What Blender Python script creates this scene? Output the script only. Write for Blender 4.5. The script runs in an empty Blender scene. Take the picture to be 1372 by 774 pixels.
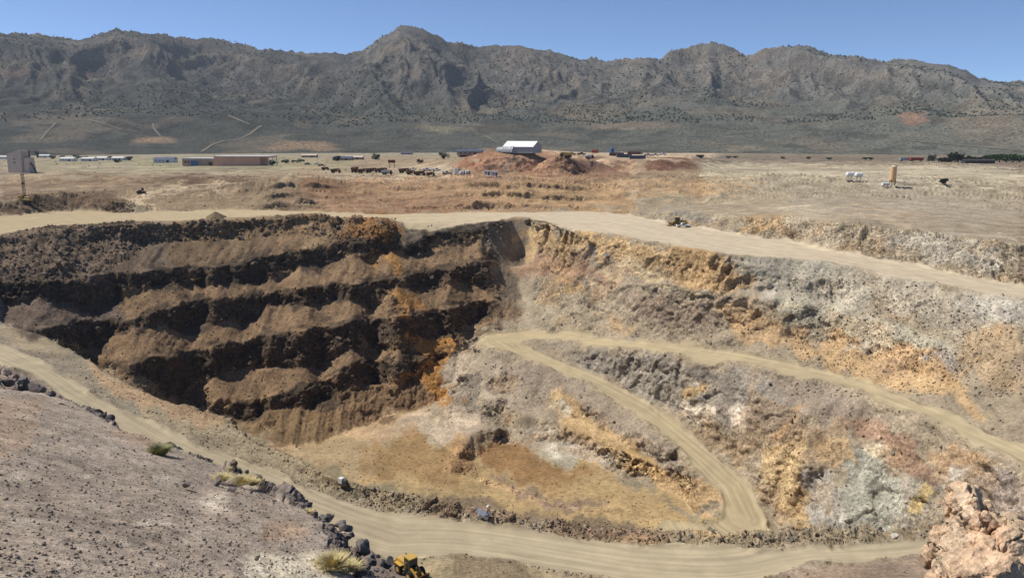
import bpy, bmesh, math, random
import numpy as np
from mathutils import Vector, Matrix
from mathutils.geometry import delaunay_2d_cdt
from mathutils.bvhtree import BVHTree

random.seed(7); rng = np.random.default_rng(7)
S = bpy.context.scene
COL = S.collection
# ------------------------------------------------------------------ camera
CAMZ = 36.0; F = 1050.0; CU = 686.0; CV = 387.0; PITCH = math.radians(11.15)
cam = bpy.data.cameras.new('camera'); camo = bpy.data.objects.new('camera', cam); COL.objects.link(camo)
cam.sensor_width = 36; cam.lens = F / 1372 * 36; cam.clip_end = 20000; cam.clip_start = .3
camo.location = (0, 0, CAMZ); camo.rotation_euler = (math.pi / 2 - PITCH, 0, 0); S.camera = camo
# ------------------------------------------------------------------ world and sun
SUN_EL = math.radians(52); SUN_AZ = math.atan2(-.96, .28)      # azimuth from +Y towards +X
sd = Vector((math.sin(SUN_AZ) * math.cos(SUN_EL), math.cos(SUN_AZ) * math.cos(SUN_EL), math.sin(SUN_EL)))
w = bpy.data.worlds.new('World'); S.world = w; w.use_nodes = True
nt = w.node_tree; bg = nt.nodes['Background']; sky = nt.nodes.new('ShaderNodeTexSky'); sky.sky_type = 'NISHITA'
sky.sun_disc = False; sky.sun_elevation = SUN_EL; sky.sun_rotation = SUN_AZ; sky.altitude = 1300
sky.air_density = .5; sky.dust_density = .0; sky.ozone_density = 5.0
nt.links.new(sky.outputs[0], bg.inputs[0]); bg.inputs[1].default_value = .12
sl = bpy.data.lights.new('sun', 'SUN'); sl.energy = 4.7; sl.angle = math.radians(.53); sl.color = (1, .955, .88)
slo = bpy.data.objects.new('sun', sl); COL.objects.link(slo); slo.rotation_euler = (-sd).to_track_quat('-Z', 'Y').to_euler()
S.view_settings.view_transform = 'Standard'; S.view_settings.look = 'None'; S.view_settings.exposure = .25; S.view_settings.gamma = 1

# ------------------------------------------------------------------ pixel rays and noise
cp, sp = math.cos(PITCH), math.sin(PITCH)
def ray(u, v):
    a, b = u - CU, CV - v
    return np.array([a, F * cp + b * sp, -F * sp + b * cp])
def P(u, v, z):
    d = ray(u, v); t = (z - CAMZ) / d[2]; return (d[0] * t, d[1] * t, z)
def PR(u, v, R):
    d = ray(u, v); t = R / math.hypot(d[0], d[1]); return (d[0] * t, d[1] * t, CAMZ + d[2] * t)
def tand(u, v):
    d = ray(u, v); return -d[2] / math.hypot(d[0], d[1])
def proj(x, y, z):
    zz = z - CAMZ; dep = y * cp - zz * sp
    dep = np.maximum(dep, .1)
    return CU + F * x / dep, CV - F * (y * sp + zz * cp) / dep
LAT = rng.random((64, 64, 64)).astype(np.float32) * 2 - 1
def vn(x, y, z):
    xi = np.floor(x).astype(np.int32); yi = np.floor(y).astype(np.int32); zi = np.floor(z).astype(np.int32)
    fx = (x - xi).astype(np.float32); fy = (y - yi).astype(np.float32); fz = (z - zi).astype(np.float32)
    fx = fx * fx * (3 - 2 * fx); fy = fy * fy * (3 - 2 * fy); fz = fz * fz * (3 - 2 * fz)
    x0 = xi & 63; x1 = (xi + 1) & 63; y0 = yi & 63; y1 = (yi + 1) & 63; z0 = zi & 63; z1 = (zi + 1) & 63
    a = LAT[x0, y0, z0] * (1 - fx) + LAT[x1, y0, z0] * fx
    b = LAT[x0, y1, z0] * (1 - fx) + LAT[x1, y1, z0] * fx
    c = LAT[x0, y0, z1] * (1 - fx) + LAT[x1, y0, z1] * fx
    d = LAT[x0, y1, z1] * (1 - fx) + LAT[x1, y1, z1] * fx
    a = a * (1 - fy) + b * fy; c = c * (1 - fy) + d * fy
    return a * (1 - fz) + c * fz
def fbm(x, y, z, o=4, g=.5):
    s = 0; a = 1.0
    for i in range(o):
        s = s + a * vn(x + 17.3 * i, y + 5.1 * i, z + 9.7 * i); x = x * 2.03; y = y * 2.03; z = z * 2.03; a *= g
    return s
def facet(x, y, z):
    """broken-rock relief: every cell is a tilted plane at its own height"""
    xi = np.floor(x).astype(np.int32); yi = np.floor(y).astype(np.int32); zi = np.floor(z).astype(np.int32)
    best = np.full(x.shape, 9., np.float32); out = np.zeros(x.shape, np.float32)
    for dx in (-1, 0, 1):
        for dy in (-1, 0, 1):
            for dz in (-1, 0, 1):
                a = (xi + dx) & 63; b = (yi + dy) & 63; c = (zi + dz) & 63
                j1 = LAT[a, b, c]; j2 = LAT[b, c, (a + 7) & 63]; j3 = LAT[c, (a + 3) & 63, b]
                ex = (x - xi - dx - .5 - .42 * j1).astype(np.float32); ey = (y - yi - dy - .5 - .42 * j2).astype(np.float32); ez = (z - zi - dz - .5 - .42 * j3).astype(np.float32)
                d = ex * ex + ey * ey + ez * ez
                val = .55 * (ex * LAT[(a + 11) & 63, b, c] + ey * LAT[a, (b + 11) & 63, c] + ez * LAT[a, b, (c + 11) & 63]) * 2 + .6 * LAT[(a + 23) & 63, (b + 5) & 63, c]
                m = d < best; best = np.where(m, d, best); out = np.where(m, val, out)
    return out
def sstep(a, b, x):
    t = np.clip((x - a) / (b - a), 0, 1); return t * t * (3 - 2 * t)
def lin(c, k=1.0):
    a = np.array([((x / 255 + .055) / 1.055) ** 2.4 if x > 10 else x / 255 / 12.92 for x in c]) * k
    return (a * .8 + a.mean() * .2) * np.array([1.05, .985, .90])
def interp(line, u):
    a = np.array(line, float); return np.interp(u, a[:, 0], a[:, 1])

# ------------------------------------------------------------------ materials
def mat(name, color=None, rough=.9, metal=0, attr=False, nodes=None, spec=.2):
    m = bpy.data.materials.new(name); m.use_nodes = True; b = m.node_tree.nodes['Principled BSDF']
    b.inputs['Roughness'].default_value = rough; b.inputs['Metallic'].default_value = metal
    b.inputs['Specular IOR Level'].default_value = spec
    if color is not None: b.inputs['Base Color'].default_value = (*color, 1)
    if nodes: nodes(m.node_tree, b)
    return m
def N(t, typ, **kw):
    n = t.nodes.new(typ)
    for k, v in kw.items():
        if k in n.inputs: n.inputs[k].default_value = v
        else: setattr(n, k, v)
    return n
def ramp(t, src, lo, hi, a, b):
    r = N(t, 'ShaderNodeMapRange'); t.links.new(src, r.inputs[0])
    for i, v in enumerate((lo, hi, a, b)): r.inputs[1 + i].default_value = v
    return r.outputs[0]
def mul(t, col, fac):
    n = N(t, 'ShaderNodeVectorMath', operation='SCALE'); t.links.new(col, n.inputs[0]); t.links.new(fac, n.inputs['Scale']); return n.outputs[0]
def mth(t, op, a, b):
    n = N(t, 'ShaderNodeMath', operation=op)
    for i, x in enumerate((a, b)):
        if isinstance(x, (int, float)): n.inputs[i].default_value = x
        else: t.links.new(x, n.inputs[i])
    return n.outputs[0]
def rocknodes(k1=.16, k2=1.3, k3=5., bump=.5, stones=.5, bd=.25, contrast=1.0):
    def f(t, b):
        geo = N(t, 'ShaderNodeNewGeometry'); co = geo.outputs['Position']
        ca = N(t, 'ShaderNodeAttribute', attribute_name='Col'); ro = N(t, 'ShaderNodeAttribute', attribute_name='rough')
        def nz(s, d=4, r=.6):
            n = N(t, 'ShaderNodeTexNoise', Scale=s, Detail=d, Roughness=r); t.links.new(co, n.inputs['Vector']); return n.outputs['Fac']
        n1, n2, n3 = nz(k1), nz(k2), nz(k3, 3, .65)
        vo = N(t, 'ShaderNodeTexVoronoi', Scale=k2 * 1.1); t.links.new(co, vo.inputs['Vector'])
        v2 = N(t, 'ShaderNodeTexVoronoi', Scale=k3 * .8); t.links.new(co, v2.inputs['Vector'])
        bw = N(t, 'ShaderNodeSeparateColor'); t.links.new(vo.outputs['Color'], bw.inputs[0])
        bw2 = N(t, 'ShaderNodeSeparateColor'); t.links.new(v2.outputs['Color'], bw2.inputs[0])
        c = mul(t, ca.outputs['Color'], ramp(t, n1, .3, .7, 1 - .2 * contrast, 1 + .2 * contrast))
        c = mul(t, c, ramp(t, n2, .3, .7, 1 - .2 * contrast, 1 + .2 * contrast)); c = mul(t, c, ramp(t, n3, .25, .75, 1 - .22 * contrast, 1 + .22 * contrast))
        sv = mth(t, 'MULTIPLY', mth(t, 'SUBTRACT', bw.outputs[0], .5), mth(t, 'MULTIPLY', ro.outputs['Fac'], stones))
        sv2 = mth(t, 'MULTIPLY', mth(t, 'SUBTRACT', bw2.outputs[1], .5), mth(t, 'MULTIPLY', ro.outputs['Fac'], stones))
        c = mul(t, c, mth(t, 'ADD', mth(t, 'ADD', sv, sv2), 1.0))
        t.links.new(c, b.inputs['Base Color'])
        h = mth(t, 'ADD', mth(t, 'MULTIPLY', n2, .9), mth(t, 'MULTIPLY', n3, .5))
        h2 = mth(t, 'ADD', mth(t, 'MULTIPLY', bw.outputs[1], .5), mth(t, 'MULTIPLY', bw2.outputs[0], .3))
        h = mth(t, 'ADD', h, mth(t, 'MULTIPLY', h2, ro.outputs['Fac']))
        bp = N(t, 'ShaderNodeBump', Distance=bd, Strength=bump); t.links.new(h, bp.inputs['Height']); t.links.new(bp.outputs[0], b.inputs['Normal'])
    return f
def roadnodes(t, b):
    geo = N(t, 'ShaderNodeNewGeometry'); co = geo.outputs['Position']
    ca = N(t, 'ShaderNodeAttribute', attribute_name='Col'); rc = N(t, 'ShaderNodeAttribute', attribute_name='lane')
    mp = N(t, 'ShaderNodeMapping'); mp.inputs['Scale'].default_value = (.035, 1.1, 1); t.links.new(rc.outputs['Vector'], mp.inputs[0])
    n1 = N(t, 'ShaderNodeTexNoise', Scale=1.0, Detail=4, Roughness=.65); t.links.new(mp.outputs[0], n1.inputs['Vector'])
    n2 = N(t, 'ShaderNodeTexNoise', Scale=.25, Detail=4); t.links.new(co, n2.inputs['Vector'])
    n3 = N(t, 'ShaderNodeTexNoise', Scale=3.5, Detail=4, Roughness=.7); t.links.new(co, n3.inputs['Vector'])
    c = mul(t, ca.outputs['Color'], ramp(t, n1.outputs[0], .32, .68, .78, 1.16)); c = mul(t, c, ramp(t, n2.outputs[0], .3, .7, .9, 1.1)); c = mul(t, c, ramp(t, n3.outputs[0], .3, .7, .93, 1.07))
    t.links.new(c, b.inputs['Base Color'])
    h = mth(t, 'ADD', n1.outputs[0], mth(t, 'MULTIPLY', n3.outputs[0], .5))
    bp = N(t, 'ShaderNodeBump', Distance=.035, Strength=.5); t.links.new(h, bp.inputs['Height']); t.links.new(bp.outputs[0], b.inputs['Normal'])
def wornnodes(c1, c2, scale=1.5):
    def f(t, b):
        co = N(t, 'ShaderNodeTexCoord'); n = N(t, 'ShaderNodeTexNoise', Scale=scale, Detail=5, Roughness=.65); t.links.new(co.outputs['Object'], n.inputs['Vector'])
        r = N(t, 'ShaderNodeMix', data_type='RGBA'); t.links.new(ramp(t, n.outputs[0], .42, .68, 0, 1), r.inputs[0])
        r.inputs[6].default_value = (*c1, 1); r.inputs[7].default_value = (*c2, 1); t.links.new(r.outputs[2], b.inputs['Base Color'])
    return f
def paint(name, c1, c2, rough=.5, metal=0, scale=1.5): return mat(name, None, rough, metal, nodes=wornnodes(c1, c2, scale), spec=.35)
M = dict(
    rock=mat('broken_rock', nodes=rocknodes(bump=.85, bd=.32, stones=.7, contrast=1.35), rough=.95, spec=.1),
    road=mat('haul_road_dust', nodes=roadnodes, rough=.95, spec=.1),
    floor=mat('pit_floor_dust', nodes=rocknodes(k1=.13, k2=.9, k3=4., bump=.5, stones=.45, contrast=1.15), rough=.95, spec=.1),
    hill=mat('hill_gravel', nodes=rocknodes(k1=.35, k2=3., k3=12., bump=.8, stones=.7, bd=.08, contrast=1.25), rough=.95, spec=.1),
    plain=mat('plain_scrub', nodes=rocknodes(k1=.02, k2=.1, k3=.5, bump=.6, stones=.5, bd=.8, contrast=1.7), rough=.95, spec=.1),
    yellow=paint('yellow_paint', (.52, .31, .04), (.36, .27, .15)), rust=paint('rusty_steel', (.16, .075, .035), (.06, .035, .022), .8),
    dark=paint('dark_steel', (.035, .033, .032), (.07, .06, .05), .7), rubber=mat('tyre_rubber', (.022, .021, .02), .85),
    white=paint('white_paint', (.74, .74, .72), (.55, .52, .47), .45), glass=mat('window_glass', (.02, .028, .032), .08, spec=.6),
    grey=paint('grey_cladding', (.55, .45, .365), (.46, .38, .31), .7, 0, .3), salmon=paint('salmon_cladding', (.62, .36, .25), (.54, .33, .23), .7, 0, .15),
    tan=paint('tan_cladding', (.36, .27, .21), (.30, .22, .17), .7, 0, .3), roof=paint('pale_metal_roof', (.62, .62, .60), (.5, .48, .45), .5, 0, .2),
    blue=paint('blue_paint', (.06, .14, .30), (.07, .12, .2)), red=paint('red_paint', (.42, .05, .035), (.3, .06, .04)),
    brown=paint('brown_paint', (.15, .06, .04), (.1, .05, .035)), slate=paint('slate_blue_paint', (.08, .10, .15), (.06, .07, .1)),
    fabric=paint('tent_fabric', (.78, .79, .80), (.70, .70, .70), .7), greyfab_shade=paint('grey_and_shaded_fabric', (.30, .31, .32), (.36, .36, .36), .8),
    silo=paint('rusty_ochre_silo', (.62, .33, .12), (.70, .52, .34), .7, 0, .7), steel=paint('galvanised_steel', (.45, .46, .48), (.34, .34, .34), .45, .3),
    bark=mat('bark', (.10, .07, .05), .9), leaf=paint('green_foliage', (.045, .085, .025), (.07, .10, .03), .8, 0, 3), darkleaf=paint('dark_scrub_foliage', (.03, .042, .022), (.045, .055, .03), .9, 0, 3),
    straw=paint('dry_grass', (.58, .48, .24), (.44, .37, .18), .9, 0, 8), sage=paint('sage_foliage', (.30, .28, .13), (.22, .21, .10), .9, 0, 8),
    timber=paint('weathered_timber', (.13, .095, .07), (.09, .07, .05), .9),
)
def boulderm(name, c1, c2):
    def f(t, b):
        co = N(t, 'ShaderNodeNewGeometry').outputs['Position']; n = N(t, 'ShaderNodeTexNoise', Scale=2.2, Detail=6, Roughness=.7); t.links.new(co, n.inputs['Vector'])
        r = N(t, 'ShaderNodeMix', data_type='RGBA'); t.links.new(ramp(t, n.outputs[0], .35, .65, 0, 1), r.inputs[0])
        r.inputs[6].default_value = (*c1, 1); r.inputs[7].default_value = (*c2, 1); t.links.new(r.outputs[2], b.inputs['Base Color'])
        bp = N(t, 'ShaderNodeBump', Distance=.1, Strength=.6); t.links.new(n.outputs[0], bp.inputs['Height']); t.links.new(bp.outputs[0], b.inputs['Normal'])
    return mat(name, None, .95, nodes=f, spec=.1)
M['b_brown'] = boulderm('brown_stone', (.19, .135, .085), (.10, .075, .055)); M['b_grey'] = boulderm('grey_stone', (.26, .235, .195), (.17, .15, .125))
M['b_white'] = boulderm('white_stone', (.62, .58, .50), (.45, .40, .33)); M['b_dark'] = boulderm('dark_stone', (.085, .078, .076), (.17, .15, .14))
M['b_hill'] = boulderm('hill_stone', (.24, .20, .175), (.13, .11, .10)); M['b_pink'] = boulderm('pink_outcrop_rock', (.58, .42, .29), (.44, .34, .24))

# ------------------------------------------------------------------ terrain control lines (pixel u, v)
UMIN, UMAX = -190, 1562
def dens(line, step=8):
    a = np.array(line, float); us = np.arange(a[0, 0], a[-1, 0] + .1, step); return [(u, np.interp(u, a[:, 0], a[:, 1])) for u in us]
pts = []
def add(p): pts.append((p[0], p[1], p[2]))
def polyline3(ps, step=2.5):
    for a, b in zip(ps[:-1], ps[1:]):
        n = max(1, int(math.dist(a, b) / step))
        for i in range(n): add([a[k] + (b[k] - a[k]) * i / n for k in range(3)])
    add(ps[-1])
def walk(R0, z0, u, v, s):      # next point of a profile with slope s (+ falls towards the camera)
    t = tand(u, v); R = (CAMZ - z0 + s * R0) / (s + t); return R, CAMZ - t * R
# --- left wall of benches
L0 = [(-190,322),(0,316),(30,312),(65,306),(88,304),(110,303),(130,301),(165,299),(240,298),(285,294),(320,293),(355,292),(385,291),(400,289),(430,288),(455,294),(470,292),(500,293),(525,297),(540,300),(600,300),(640,299),(663,297),(680,295)]
C1 = [(-190,385),(0,382),(20,378),(60,376),(100,373),(130,368),(150,363),(170,365),(200,362),(240,358),(270,357),(310,355),(345,346),(365,342),(395,335),(420,330),(450,326),(470,325),(500,323),(515,321),(540,325),(565,317),(580,314),(600,312),(640,307),(658,304),(680,304)]
T1 = [(-190,420),(0,413),(20,405),(50,400),(75,402),(90,405),(125,412),(145,405),(175,394),(210,381),(240,379),(255,381),(300,378),(345,378),(365,374),(380,370),(400,358),(410,352),(430,356),(450,348),(460,341),(480,345),(500,352),(510,340),(530,332),(550,338),(570,341),(590,330),(600,319),(620,330),(640,320),(657,314),(680,308)]
C2 = [(-190,450),(0,438),(40,440),(55,434),(70,440),(80,435),(105,430),(125,428),(150,430),(180,427),(200,421),(225,412),(250,405),(270,400),(300,397),(330,396),(360,393),(400,385),(440,382),(460,381),(490,378),(505,374),(520,371),(545,370),(560,365),(575,362),(600,360),(620,357),(640,350),(658,347),(680,346)]
T2 = [(-190,462),(0,446),(40,446),(60,453),(80,460),(100,470),(115,472),(128,458),(145,453),(165,446),(170,436),(190,440),(205,438),(215,430),(222,440),(240,442),(255,437),(270,433),(300,432),(308,430),(325,434),(345,420),(360,410),(375,408),(400,408),(430,409),(445,405),(452,399),(475,403),(495,413),(515,400),(525,384),(545,382),(560,388),(570,380),(590,386),(598,388),(603,376),(620,378),(640,384),(648,388),(655,378),(662,354),(680,351)]
C3 = [(-190,500),(0,486),(60,484),(115,482),(140,484),(155,490),(175,488),(190,482),(200,478),(225,477),(245,472),(265,468),(285,463),(300,459),(335,457),(350,447),(380,446),(400,445),(420,440),(460,434),(480,430),(510,428),(530,422),(555,423),(580,417),(605,410),(640,403),(660,401),(680,401)]
T3 = [(-190,515),(0,500),(100,495),(130,490),(170,498),(200,512),(230,528),(262,528),(275,512),(285,508),(300,500),(315,497),(330,495),(360,494),(375,491),(395,491),(420,490),(430,485),(450,481),(465,469),(480,461),(495,463),(510,463),(525,468),(540,468),(548,464),(560,452),(570,447),(595,452),(605,448),(612,436),(625,437),(640,428),(655,423),(680,421)]
C4 = [(-190,550),(0,535),(150,525),(230,538),(270,540),(300,535),(340,535),(365,530),(400,520),(430,512),(450,498),(470,486),(500,484),(530,485),(560,480),(572,478),(590,474),(620,462),(640,452),(660,441),(680,436)]
T4 = [(-190,560),(0,545),(150,540),(230,548),(275,545),(310,556),(325,565),(345,562),(360,550),(370,543),(395,545),(425,545),(440,536),(455,525),(470,515),(500,515),(520,512),(540,512),(555,515),(565,500),(572,490),(590,482),(620,468),(640,457),(660,445),(680,440)]
T5 = [(-190,590),(0,580),(150,570),(230,570),(300,572),(330,578),(370,590),(400,598),(430,590),(450,583),(490,565),(540,552),(580,541),(600,530),(620,480),(640,462),(660,449),(680,443)]
FLOORZ = -58.0
slopes = [.5, 2.3, .46, 2.3, .46, 2.3, .46, 2.3, .46]      # fall per metre: rubble, face, talus, face ...
steep = [.8, 3, .62, 3, .62, 3, .62, 3, .7]; walltoe = {}
us = np.arange(UMIN, 661, 6.0)
jit = [fbm(us / 11., np.full_like(us, 3.7 * i), us * 0, 3) for i in range(10)]
for k, u in enumerate(us):
    lines = [L0, C1, T1, C2, T2, C3, T3, C4, T4, T5]
    vs = [interp(l, u) for l in lines]
    for i in range(1, 9): vs[i] += jit[i][k] * 2.6
    for i in range(1, 10): vs[i] = max(vs[i], vs[i - 1] + 1.2)
    R = np.interp(u, [-190, 0, 250, 450, 660], [316, 330, 334, 331, 325]); p = PR(u, vs[0], R); z = p[2]; add(p)
    q = PR(u, vs[0], R + 4); add((q[0], q[1], z * .2)); q = PR(u, vs[0], R + 1.2); add((q[0], q[1], z * .95))
    cl = float(np.interp(u, [-190, 60, 130, 330, 400, 460], [6, 6, 20, 20, 12, 5])) * (1 + .5 * jit[9][k]); vc = min(vs[0] + cl, vs[1] - 3); R, z = walk(R, z, u, vc, float(np.interp(u, [60, 130, 400, 460], [.8, 1.5, 1.5, .8]))); add(PR(u, vc, R))
    for i in range(1, 10):
        s = slopes[i - 1] + (steep[i - 1] - slopes[i - 1]) * float(np.interp(u, [570, 655], [0, 1]))
        R, z = walk(R, z, u, vs[i], s)
        if z < FLOORZ: z = FLOORZ; R = (CAMZ - z) / tand(u, vs[i])
        if u > 630 and (z < -36.6 or R < 292): break
        add(PR(u, vs[i], R))
        if i == 9: walltoe[u] = (R, z)
# --- upper bench road
rim = [(672,295),(700,291),(730,297),(770,308),(800,313),(830,316),(880,326),(900,330),(930,334),(960,340),(985,342.5),(1030,345),(1060,347),(1112,352),(1160,361),(1200,370),(1240,378),(1290,387),(1330,395),(1372,401),(1562,435)]
def zroad(u): return float(np.interp(u, [0, 850, 1000, 1372, 1562], [0, 0, -.8, -4, -5.5]))
rim3 = [P(u, v, zroad(u)) for u, v in dens(rim, 7)]
for p in rim3: add(p)
ufar = [(-190,297),(0,290),(60,285),(100,282),(160,285),(230,283),(300,281),(360,281),(430,284),(520,287),(600,285),(700,284),(800,283),(850,289),(900,301),(950,308),(1000,317),(1060,324),(1112,338),(1160,345),(1240,358),(1300,371),(1372,382),(1562,412)]
ufar3 = [P(u, v, zroad(u)) for u, v in dens(ufar, 8)]
for p in ufar3: add(p)
# heap crest on the rim
for u, v in dens([(672,292),(700,288),(725,293),(760,303),(790,308)], 6): add(P(u, v + 1.5, 1.3))
for u, v in dens([(462,291),(490,290),(520,295)], 6): add(P(u, v + 3, 1.6))
# --- ground above the bench road: profile by columns
for u in np.arange(UMIN, UMAX + 1, 11.0):
    v0 = interp(ufar, u); x, y, z0 = P(u, v0, zroad(u)); R0 = math.hypot(x, y)
    if u < 360:      # left: heap, flat, scarp, plain
        heap = max(0, 1 - ((u - 70) / 110) ** 2)
        prof = [(interp([(-190,274),(0,268),(60,262),(150,266),(175,278),(250,276),(330,274),(360,270)], u), .6 + 1.6 * heap), (interp([(-190,258),(0,256),(160,258),(200,262),(360,262)], u), 2.2), (interp([(-190,242),(0,244),(100,243),(200,246),(360,246)], u), 4.6), (interp([(-190,235),(0,234),(100,238),(200,239),(360,239)], u), 7.4), (229, 8.0)]
    elif u < 850:
        wv = math.sin(u / 37.) * 1.8 + math.sin(u / 13.) * .9 + 1.5 * fbm(np.array([u / 22.]), np.array([1.]), np.array([2.]), 3)[0]; R, z = R0, z0; prof = []
        am = .75 + .35 * math.sin(u / 51. + 1)
        for v, sl_ in ((280, .05), (280 - 7.5 * am + wv * .4, .9), (266 + wv, .035), (266 - 7 * am + wv, .85), (253 + wv, .035), (253 - 6.5 * am + wv * .7, .8), (238, .03)):
            R, z = walk(R, z, u, v, sl_); prof.append((v, z))
        prof.append((232, z + .1))
    else:
        cr = interp([(850,284),(890,283),(940,283),(1000,293),(1060,290),(1112,296),(1160,300),(1200,309),(1240,310),(1290,318),(1340,325),(1372,330),(1562,352)], u)
        s = np.interp(u, [850, 900, 1000, 1060, 1372], [.25, .45, .5, .75, .8])
        if v0 - cr > 1: R1, z1 = walk(R0, z0, u, cr, s); add(PR(u, cr, R1))
        else: z1 = z0
        z2 = max(z1 + .8, 3.2)
        f = [(cr - 4, z1 + .2), (.4 * cr + .6 * 262, z1 + (z2 - z1) * .8), (262, max(z2, 5.6)), (251, max(z2 + .1, 8.6)), (244, max(z2 + .2, 10.2)), (236, max(z2 + .3, 10.6)), (230, max(z2 + .4, 10.8))]
        if cr < 286: f = f[2:] if u > 950 else [(276, 1.5), (268, 3.5), (258, 6.2), (250, 8.4), (243, 10), (236, 10.4), (230, 10.6)]
        prof = f
    if u < 176:
        vc_ = interp([(-190,268),(0,266),(40,262),(70,258),(120,257),(150,262),(176,276)], u) + 1.2 * math.sin(u / 7.); R, z = walk(R0 + 3, z0 + .2, u, vc_, .6); add(PR(u, vc_, R)); q = PR(u, vc_, R + 9); add((q[0], q[1], 1.6)); prof = [p_ for p_ in prof if p_[0] < vc_ - 2]; R0 = R + 9
    last = R0
    for v, z in prof:
        p = P(u, v, z); R = math.hypot(p[0], p[1])
        if R > last + 1.5: add(p); last = R
# shadowed cuts in the slope above the road
for us_, vt, vb, h in (((383, 425), 263, 277, 4.5), ((595, 617), 268, 271, 1.2), ((357, 372), 257, 264, 1.6)):
    for u in np.arange(us_[0], us_[1], 4.0):
        e = math.sin(math.pi * (u - us_[0] + 3) / (us_[1] - us_[0] + 6)); pb = P(u, vb, .6 if vb > 272 else 3.2)
        Rb = math.hypot(pb[0], pb[1]); add(pb); add(PR(u, vb - (vb - vt) * e, Rb + 2.2 + (vb - vt) * .08))
# --- plain out to the foot of the mountains
def zplain(R, u): return np.interp(R, [600, 700, 1100, 1800, 2400], [8.6, 8.8, 3.7, -5.5, -10]) + (np.interp(u, [300, 900], [0, 1.6]) if True else 0) * np.interp(R, [600, 1500], [1, 0])
for u in np.arange(UMIN - 60, UMAX + 61, 22.0):
    for R in (640, 700, 780, 880, 1000, 1150, 1350, 1600, 1900, 2300):
        if 585 < u < 965 and R < 840: continue
        d = ray(u, 210); h = math.hypot(d[0], d[1]); add((d[0] / h * R, d[1] / h * R, float(zplain(R, u)) + (fbm(np.array([u / 40.]), np.array([R / 60.]), np.array([0.]), 3)[0]) * .5))
# --- waste dump with a flat top
for u in np.arange(560, 985, 7.0):
    vb = interp([(560,233),(615,234),(700,235),(760,235),(830,229),(880,230),(930,228),(984,222)], u); zb = 10.0
    p = P(u, vb, zb); Rb = math.hypot(p[0], p[1]); add(p)
    vc = interp([(560,228),(590,226),(612,219),(645,204),(690,202),(740,207),(800,214),(835,215),(880,214),(915,214),(935,220),(984,220)], u)
    R, z = walk(Rb, zb, u, vc, .55); add(PR(u, vc, R))
    ztop = np.interp(u, [560, 640, 700, 760, 840, 930, 984], [9.5, 23.5, 24, 20.5, 17.8, 17, 10])
    if u < 650: ztop = min(ztop, z + .4)
    for R2, k in ((R + 14, 1), (700, 1), (790, .95)):
        if R2 > R + 6:
            d = ray(u, 205); h = math.hypot(d[0], d[1]); add((d[0] / h * R2, d[1] / h * R2, float(z + (ztop - z) * sstep(0, 60, R2 - R)) * k))
# --- ramp with the hairpin
rAu = [(640,458),(648,450),(675,446),(710,444),(760,447),(800,451),(850,456),(900,463),(950,470),(1000,478),(1050,488),(1112,500),(1160,515),(1210,532),(1260,552),(1300,568),(1340,585),(1372,598),(1562,690)]
rAl = [(700,459),(715,454),(740,454),(780,460),(830,465),(880,470),(930,478),(975,484),(1010,490),(1060,500),(1112,511),(1160,527),(1200,543),(1240,560),(1280,580),(1320,600),(1372,625),(1562,728)]
rBu = [(700,463),(730,477),(760,490),(800,507),(840,525),(880,548),(920,575),(960,610),(990,640),(1010,665),(1025,690),(1034,712)]
rBl = [(640,461),(680,473),(720,488),(760,505),(800,525),(840,548),(880,580),(910,602),(936,635),(958,660),(966,680),(958,694),(940,699)]
def zA(u): return float(np.interp(u, [640, 700, 850, 1000, 1372, 1562], [-37.6, -37, -29.8, -26.2, -25, -23]))
def zB(v): return float(np.interp(v, [455, 475, 690, 712], [-37.4, -38.5, -56, -57]))
A_u = [P(u, v, zA(u)) for u, v in rAu]; A_l = [P(u, v, zA(u) - .1) for u, v in rAl]
B_u = [P(u, v, zB(v)) for u, v in rBu]; B_l = [P(u, v, zB(v)) for u, v in rBl]
for l in (A_u, A_l, B_u, B_l): polyline3(l, 2.2)
B_u = B_u + [P(u, v, -57.2) for u, v in ((1030,724),(990,729),(930,724),(872,712))]; B_l = B_l + [P(u, v, -57.2) for u, v in ((912,696),(885,692))]
# right wall: rim to ramp, rock ribs and ledges about the mean slope
def chord(u, v, pa, pb):     # where the pixel's ray meets the straight profile between two points
    Ra, Rb = math.hypot(pa[0], pa[1]), math.hypot(pb[0], pb[1]); s = (pa[2] - pb[2]) / (Ra - Rb) if abs(Ra - Rb) > .1 else 50
    t = tand(u, v); return (CAMZ - pb[2] + s * Rb) / (s + t)
def ribs(u, va, za, vb, zb, fr, off, amp=1.2):
    pa, pb = P(u, va, za), P(u, vb, zb)
    for f, o in zip(fr, off):
        v = va + (vb - va) * (f + .05 * fbm(np.array([u / 60.]), np.array([f * 9]), np.array([1.]), 2)[0])
        R = chord(u, v, pa, pb) + o + amp * fbm(np.array([u / 25.]), np.array([f * 20.]), np.array([4.]), 3)[0]; add(PR(u, v, R))
for u in np.arange(668, 1550, 8.0):
    e = min(1, max(0, u - 690) / 80) * .8
    ribs(u, interp(rim, u), zroad(u), interp(rAu, u) - 1, zA(u), (.12, .34, .44, .74, .86), (-1.2 * e, 1.6 * e, -2.2 * e, 1.8 * e, .6 * e), 1.6 * e)
# wedge between the two legs
for u in np.arange(730, 1030, 8.0):
    va, vb = interp(rAl, u), interp(rBu, u)
    if vb - va > 14: ribs(u, va, zA(u) - .1, vb, zB(vb), (.2, .5, .8), (-1., .4, 1.2), 1.2)
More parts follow.
